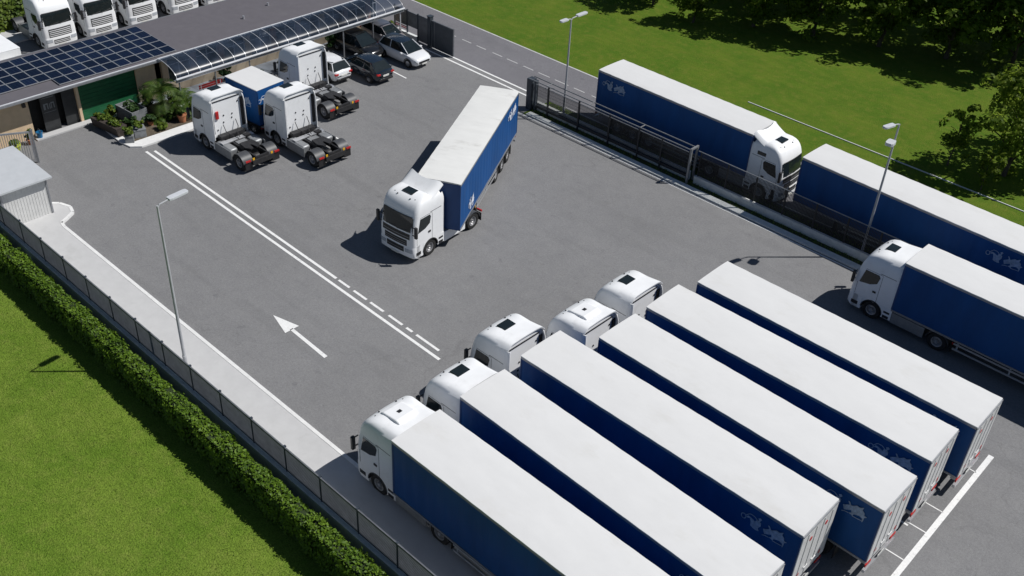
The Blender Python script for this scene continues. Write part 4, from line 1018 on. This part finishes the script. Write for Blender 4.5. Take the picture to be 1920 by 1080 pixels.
def hedge(x0, x1, y0, y1, h, seed, label, mat='leaf_hedge', dens=330, name='hedge', leaf=.064):
    rng = np.random.default_rng(seed); t = root(name, ((x0+x1)/2,(y0+y1)/2,0), 0, label, 'hedge')
    L_, W_ = x1-x0, y1-y0; P = []; Nn = []
    def wob(u, v): return .06*np.sin(u*2.1+v*1.3)+.05*np.sin(u*5.3+1)+.04*np.sin(v*6.1+u*.7)
    n = int(L_*W_*dens); u = rng.uniform(-L_/2,L_/2,n); v = rng.uniform(-W_/2,W_/2,n)
    edgef = 1-np.clip((np.abs(v)/(W_/2)-.72)/.28,0,1)**2*.16
    P.append(np.stack([u,v,h*edgef+wob(u,v)+rng.normal(size=n)*.05],1)); Nn.append(np.stack([rng.normal(size=n)*.5,rng.normal(size=n)*.5,np.ones(n)],1))
    for s in (-1,1):
        n = int(L_*h*dens); u = rng.uniform(-L_/2,L_/2,n); z = rng.uniform(0,h*.95,n)
        P.append(np.stack([u,s*(W_/2+wob(u,z))+rng.normal(size=n)*.05,z],1)); Nn.append(np.stack([rng.normal(size=n)*.5,np.full(n,float(s)),.4+rng.normal(size=n)*.5],1))
    for s in (-1,1):
        n = int(W_*h*dens); v = rng.uniform(-W_/2,W_/2,n); z = rng.uniform(0,h*.95,n)
        P.append(np.stack([s*L_/2+rng.normal(size=n)*.06,v,z],1)); Nn.append(np.stack([np.full(n,float(s)),rng.normal(size=n)*.5,.4+rng.normal(size=n)*.4],1))
    P = np.concatenate(P); Nn = np.concatenate(Nn)
    tint = np.clip(.45+.18*np.sin(P[:,0]*1.7)*np.sin(P[:,0]*.6+P[:,1]*3)+rng.normal(size=len(P))*.25,0,1)
    leaf_mesh('foliage', P, rng.uniform(leaf*.7,leaf*1.3,len(P)), Nn, mat, t, tint, rng=rng)
    m = MB(); m.box(-L_/2+.08,L_/2-.08,-W_/2+.08,W_/2-.08,0,h-.10); m.build('branch_core', 'hedgecore', t, 0)
    return t
M['hedgecore'] = pm('hedge_twigs', (.020,.035,.008), .95, var=.5, scale=9)
hedge(-47.6,-10., 14.62,15.36, 1.5, 71, 'long clipped green hedge beside the slatted fence wall')
hedge(-62.,-48.1, 14.62,15.36, 1.5, 73, 'short far stretch of clipped hedge at the left edge beyond the gap')
hedge(-83.,-77.6, 24.,31.2, 2.6, 75, 'tall loose bushes behind the depot beside the white tractors', 'leaf_lime', 60, 'bush', .17)
hedge(-84.,-80.6, 31.6,46., 2.2, 77, 'row of bushes behind the white tractors at the top left', 'leaf_lime', 40, 'bush', .18)

def potted(loc, pot, r, h, pr, ph, seed, mat, label, name='potted_plant', square=False, n=(10,34), leaf=.09, tall=None):
    rng = np.random.default_rng(seed); t = root(name, (*loc,0) if len(loc) == 2 else loc, rng.uniform(0,6), label, 'plant')
    if pot:
        m = MB()
        if square: m.box(-r,r,-r,r,0,h); m.box(-r-.02,r+.02,-r-.02,r+.02,h,h+.05)
        else: m.lathe([(0,0),(r*.72,0),(r*.95,h*.85),(r*1.06,h*.86),(r*1.06,h),(r*.9,h),(r*.85,h*.9),(0,h*.9)], (0,0,0), 'z', 14)
        m.build('pot', pot, t, 30)
    P, Nn = crown_points(rng, (0,0,h+ph*.5), (pr*.7,pr*.7,ph*.42), n[0], n[1], (pr*.2,pr*.4))
    leaf_mesh('foliage', P, rng.uniform(leaf*.7,leaf*1.3,len(P)), Nn, mat, t, rng=rng)
    m = MB(); m.tube([(0,0,h*.8 if pot else 0),(.03,0,h+ph*.5)], .02, 5); m.build('stem', 'bark', t)
    return t
def palm(loc, h, nf, fl, seed, label, mat='leaf_palm'):
    rng = np.random.default_rng(seed); t = root('palm', (*loc,0), 0, label, 'palm')
    m = MB(); m.tube([(0,0,0),(.03,0,h*.5),(0,.02,h)], [.14,.12,.10], 9); m.build('trunk', 'bark', t)
    P = []; Nn = []; S = []
    V = []; F = []
    for k in range(nf):
        a = 2*PI*k/nf+rng.uniform(-.2,.2); el = rng.uniform(.15,1.25); L_ = fl*rng.uniform(.75,1.1)
        d = np.array([math.cos(a)*math.cos(el), math.sin(a)*math.cos(el), math.sin(el)]); side = np.array([-math.sin(a),math.cos(a),0])
        p = np.array([0,0,h]); 
        for i in range(16):
            u = i/15; dd = d.copy(); dd[2] -= 1.5*u; dd /= np.linalg.norm(dd); p = p+dd*L_/16
            ll = fl*.26*math.sin(PI*(.12+.85*u))
            for s in (-1,1):
                tip = p+side*s*ll+dd*ll*.6-np.array([0,0,ll*.25]); w = dd*.045
                b = len(V); V += [tuple(p-w), tuple(p+w), tuple(tip)]; F.append((b,b+1,b+2))
    me = bpy.data.meshes.new('fronds'); me.from_pydata(V, [], F); at = me.attributes.new('tint','FLOAT','FACE'); at.data.foreach_set('value', rng.random(len(F)).astype(np.float32))
    me.materials.append(M[mat]); o = bpy.data.objects.new('fronds', me); col.objects.link(o); o.parent = t
    return t
# planting island
m = MB()
isl = [(-59.9,26.2),(-56.6,26.0),(-55.7,26.15),(-55.25,26.7),(-55.2,27.6),(-55.2,31.6),(-60.2,31.6)]
m.poly_z(isl, 0, .11)
tag(m.build('pavement', 'kerb', smooth=0), 'white rounded pavement edge round the planting bed by the depot', 'pavement', kind='structure')
sheet('soil_bed', 'soil', [(-59.8,26.5),(-56.1,26.5),(-56.05,31.0),(-60.0,31.3)], .122, 'planted soil bed beside the depot wall', 'soil')
tb = root('planter', (-58.5,26.35,.11), R(8), 'long dark timber trough with low yellow-green plants', 'planter')
m = MB(); m.poly_x([(-.30,0),(.30,0),(.42,.62),(-.42,.62)], -1.3, 1.3); m.build('trough', 'timber', tb, 0, bevel=.02)
rng = np.random.default_rng(3)
P, Nn = crown_points(rng, (0,0,.75), (1.15,.3,.12), 26, 26, (.1,.2)); leaf_mesh('foliage', P, rng.uniform(.06,.11,len(P)), Nn, 'leaf_lime', tb, rng=rng)
rb = root('planter', (-58.9,28.2,.11), R(5), 'grey metal raised bed behind the timber trough', 'planter')
m = MB(); m.box(-.9,.9,-.55,-.5,0,.9); m.box(-.9,.9,.5,.55,0,.9); m.box(-.9,-.85,-.5,.5,0,.9); m.box(.85,.9,-.5,.5,0,.9); m.box(-.85,.85,-.5,.5,0,.7); m.build('bed', 'stonegrey', rb, 0)
P, Nn = crown_points(rng, (0,0,.95), (.75,.4,.2), 20, 24, (.12,.22)); leaf_mesh('foliage', P, rng.uniform(.06,.11,len(P)), Nn, 'leaf_dark', rb, rng=rng)
potted((-56.3,26.5,.11), 'stonegrey', .26, .42, .42, .62, 81, 'leaf_lime', 'yellow flowering plant in a pale square pot at the bed corner', square=True)
potted((-56.6,27.35,.11), 'stonegrey', .36, .5, .45, .5, 82, 'leaf_lime', 'round lime shrub in a grey box planter', square=True)
potted((-56.5,30.35,.11), 'terracotta', .30, .55, .42, .45, 83, 'leaf_palm', 'green plant in a large terracotta pot near the palm')
potted((-56.7,31.4,.11), 'black', .36, .62, .5, .35, 84, 'leaf_lime', 'plant in a black tub beside the loose tractor')
potted((-57.4,28.6,.11), 'terracotta', .2, .3, .42, .5, 85, 'leaf_dark', 'dark plant in a small terracotta pot inside the bed')
palm((-58.4,30.1), 1.5, 30, 1.9, 91, 'large palm with arching fronds in the planting bed')
palm((-57.3,31.2), .9, 24, 1.6, 92, 'shorter palm beside the large one at the canopy corner')
palm((-57.6,29.2), .3, 18, .9, 93, 'low spiky palm in the middle of the planting bed')
for i, (x,y,r,h,mt,lb) in enumerate(((-59.6,29.6,.7,1.5,'leaf_dark','dark shrub against the cream wall behind the palms'),(-58.0,27.6,.45,.7,'leaf_dark','small dark shrub beside the raised bed'),(-57.2,30.0,.5,.8,'leaf_palm','leafy shrub in front of the large palm'),(-56.4,28.8,.45,.45,'leaf_lime','low yellowish shrub at the bed front'),(-58.6,31.3,.6,1.2,'leaf_palm','tall shrub under the canopy corner'),(-59.9,27.3,.45,.8,'leaf_lime','lime shrub beside the green roller door'))):
    potted((x,y,.11), None, .1, .05, r, h, 100+i, mt, lb, name='shrub', n=(16,34))
# by the left door
potted((-60.1,21.9), 'terracotta', .2, .35, .28, .9, 111, 'leaf_lime', 'upright plant in a terracotta pot by the dark doorway')
potted((-59.9,20.9), 'limepot', .34, .4, .35, .35, 112, 'leaf_lime', 'plant in a lime green tub at the depot corner')
bk = root('bucket', (-60.4,22.7,.09), 0, 'blue plastic bucket beside the dark doorway', 'bucket')
m = MB(); m.lathe([(0,0),(.15,0),(.19,.36),(.205,.36),(.205,.38),(.17,.38),(.14,.05),(0,.05)], (0,0,0), 'z', 14); m.build('pail', 'bluebucket', bk)
m = MB(); m.tube([(.19*math.cos(a),.02,.37+.2*math.sin(a)) for a in np.linspace(0,PI,9)], .008, 5); m.build('handle', 'rail', bk)
# things under the canopy
for i, (x,y,r,h,mt,lb) in enumerate(((-57.7,37.2,.6,1.3,'leaf_dark','dark shrub under the canopy behind the box truck'),(-58.2,39.8,.7,1.5,'leaf_palm','bushy shrub under the canopy beside the far loose tractor'),(-59.2,41.6,.6,1.5,'leaf_dark','dark shrub against the shop windows near the white car'),(-57.6,43.4,.4,.5,'leaf_lime','low lime shrub at the foot of a canopy post'),(-59.7,45.0,.5,1.2,'leaf_dark','dark shrub behind the black off-road car'),(-58.9,50.2,.5,1.0,'leaf_lime','lime shrub at the gate end of the canopy'),(-59.9,36.0,.5,1.4,'leaf_dark','dark shrub beside the shop wall piers'))):
    potted((x,y,.1), None, .1, .05, r, h, 120+i, mt, lb, name='shrub', n=(18,34))
bn = root('bench', (-58.4,34.0,.1), R(90), 'red and white bench under the canopy beside the box truck', 'bench')
m = MB(); [m.box(-.9,.9,-.25+k*.17,-.11+k*.17,.44,.48) for k in range(3)]; m.build('seat', 'rose', bn, 0)
m = MB(); [m.box(-.9,.9,.28,.32,.62+k*.16,.74+k*.16) for k in range(2)]; m.build('backrest', 'red', bn, 0)
for x in (-.75,.75):
    m = MB(); m.box(x-.03,x+.03,-.25,.27,0,.435); m.box(x-.03,x+.03,.27,.279,.1,.9); m.build('leg', 'ribwhite', bn, 0)
tbl = root('picnic_table', (-57.5,34.9,.1), R(80), 'pale table with crossed legs between the box truck and the shop', 'table')
m = MB(); [m.box(-.8,.8,-.36+k*.15,-.23+k*.15,.72,.76) for k in range(5)]; m.build('tabletop', 'door_white', tbl, 0)
for x in (-.6,.6):
    m = MB(); m.tube([(x,-.4,0),(x,.25,.71)], .03, 5); m.tube([(x+.07,.4,0),(x+.07,-.25,.71)], .03, 5); m.build('leg', 'timber', tbl)

# ------------------------------------------------------------------ camera
f_px, pitch, roll, yaw, hh = 1949.5, R(35.92093), R(3.29685), R(131.73032), 31.9644
cy_, sy_ = math.cos(yaw), math.sin(yaw)
fwd = Vector((cy_*math.cos(pitch), sy_*math.cos(pitch), -math.sin(pitch))); right = Vector((sy_,-cy_,0)); up = right.cross(fwd)
r2 = math.cos(roll)*right+math.sin(roll)*up; u2 = -math.sin(roll)*right+math.cos(roll)*up
cam = bpy.data.cameras.new('camera'); co = bpy.data.objects.new('camera', cam); col.objects.link(co)
mw = Matrix(((r2.x,u2.x,-fwd.x,0),(r2.y,u2.y,-fwd.y,0),(r2.z,u2.z,-fwd.z,hh),(0,0,0,1)))
co.matrix_world = mw
cam.sensor_width = 36; cam.lens = f_px/1920*36; cam.clip_end = 2000; cam.clip_start = .5
sc.camera = co

# ------------------------------------------------------------------ light
w = bpy.data.worlds.new('World'); sc.world = w; w.use_nodes = True
nt = w.node_tree; bg = nt.nodes['Background']
sky = nt.nodes.new('ShaderNodeTexSky'); sky.sky_type = 'NISHITA'; sky.sun_disc = False
sky.dust_density = .3; sky.ozone_density = 2.0; sky.sun_elevation = R(53); sky.sun_rotation = R(45)
nt.links.new(sky.outputs[0], bg.inputs['Color']); bg.inputs['Strength'].default_value = .05
sl = bpy.data.lights.new('sun', 'SUN'); sl.energy = 5.0; sl.angle = R(.5); sl.color = (1,.975,.94)
so = bpy.data.objects.new('sun', sl); col.objects.link(so)
so.rotation_euler = Vector((-.53,-.58,-1)).to_track_quat('-Z','Y').to_euler()
so.location = (0,0,60)
sc.view_settings.view_transform = 'Standard'; sc.view_settings.look = 'None'; sc.view_settings.gamma = 1; sc.view_settings.exposure = -0.2
sc.view_settings.use_curve_mapping = False
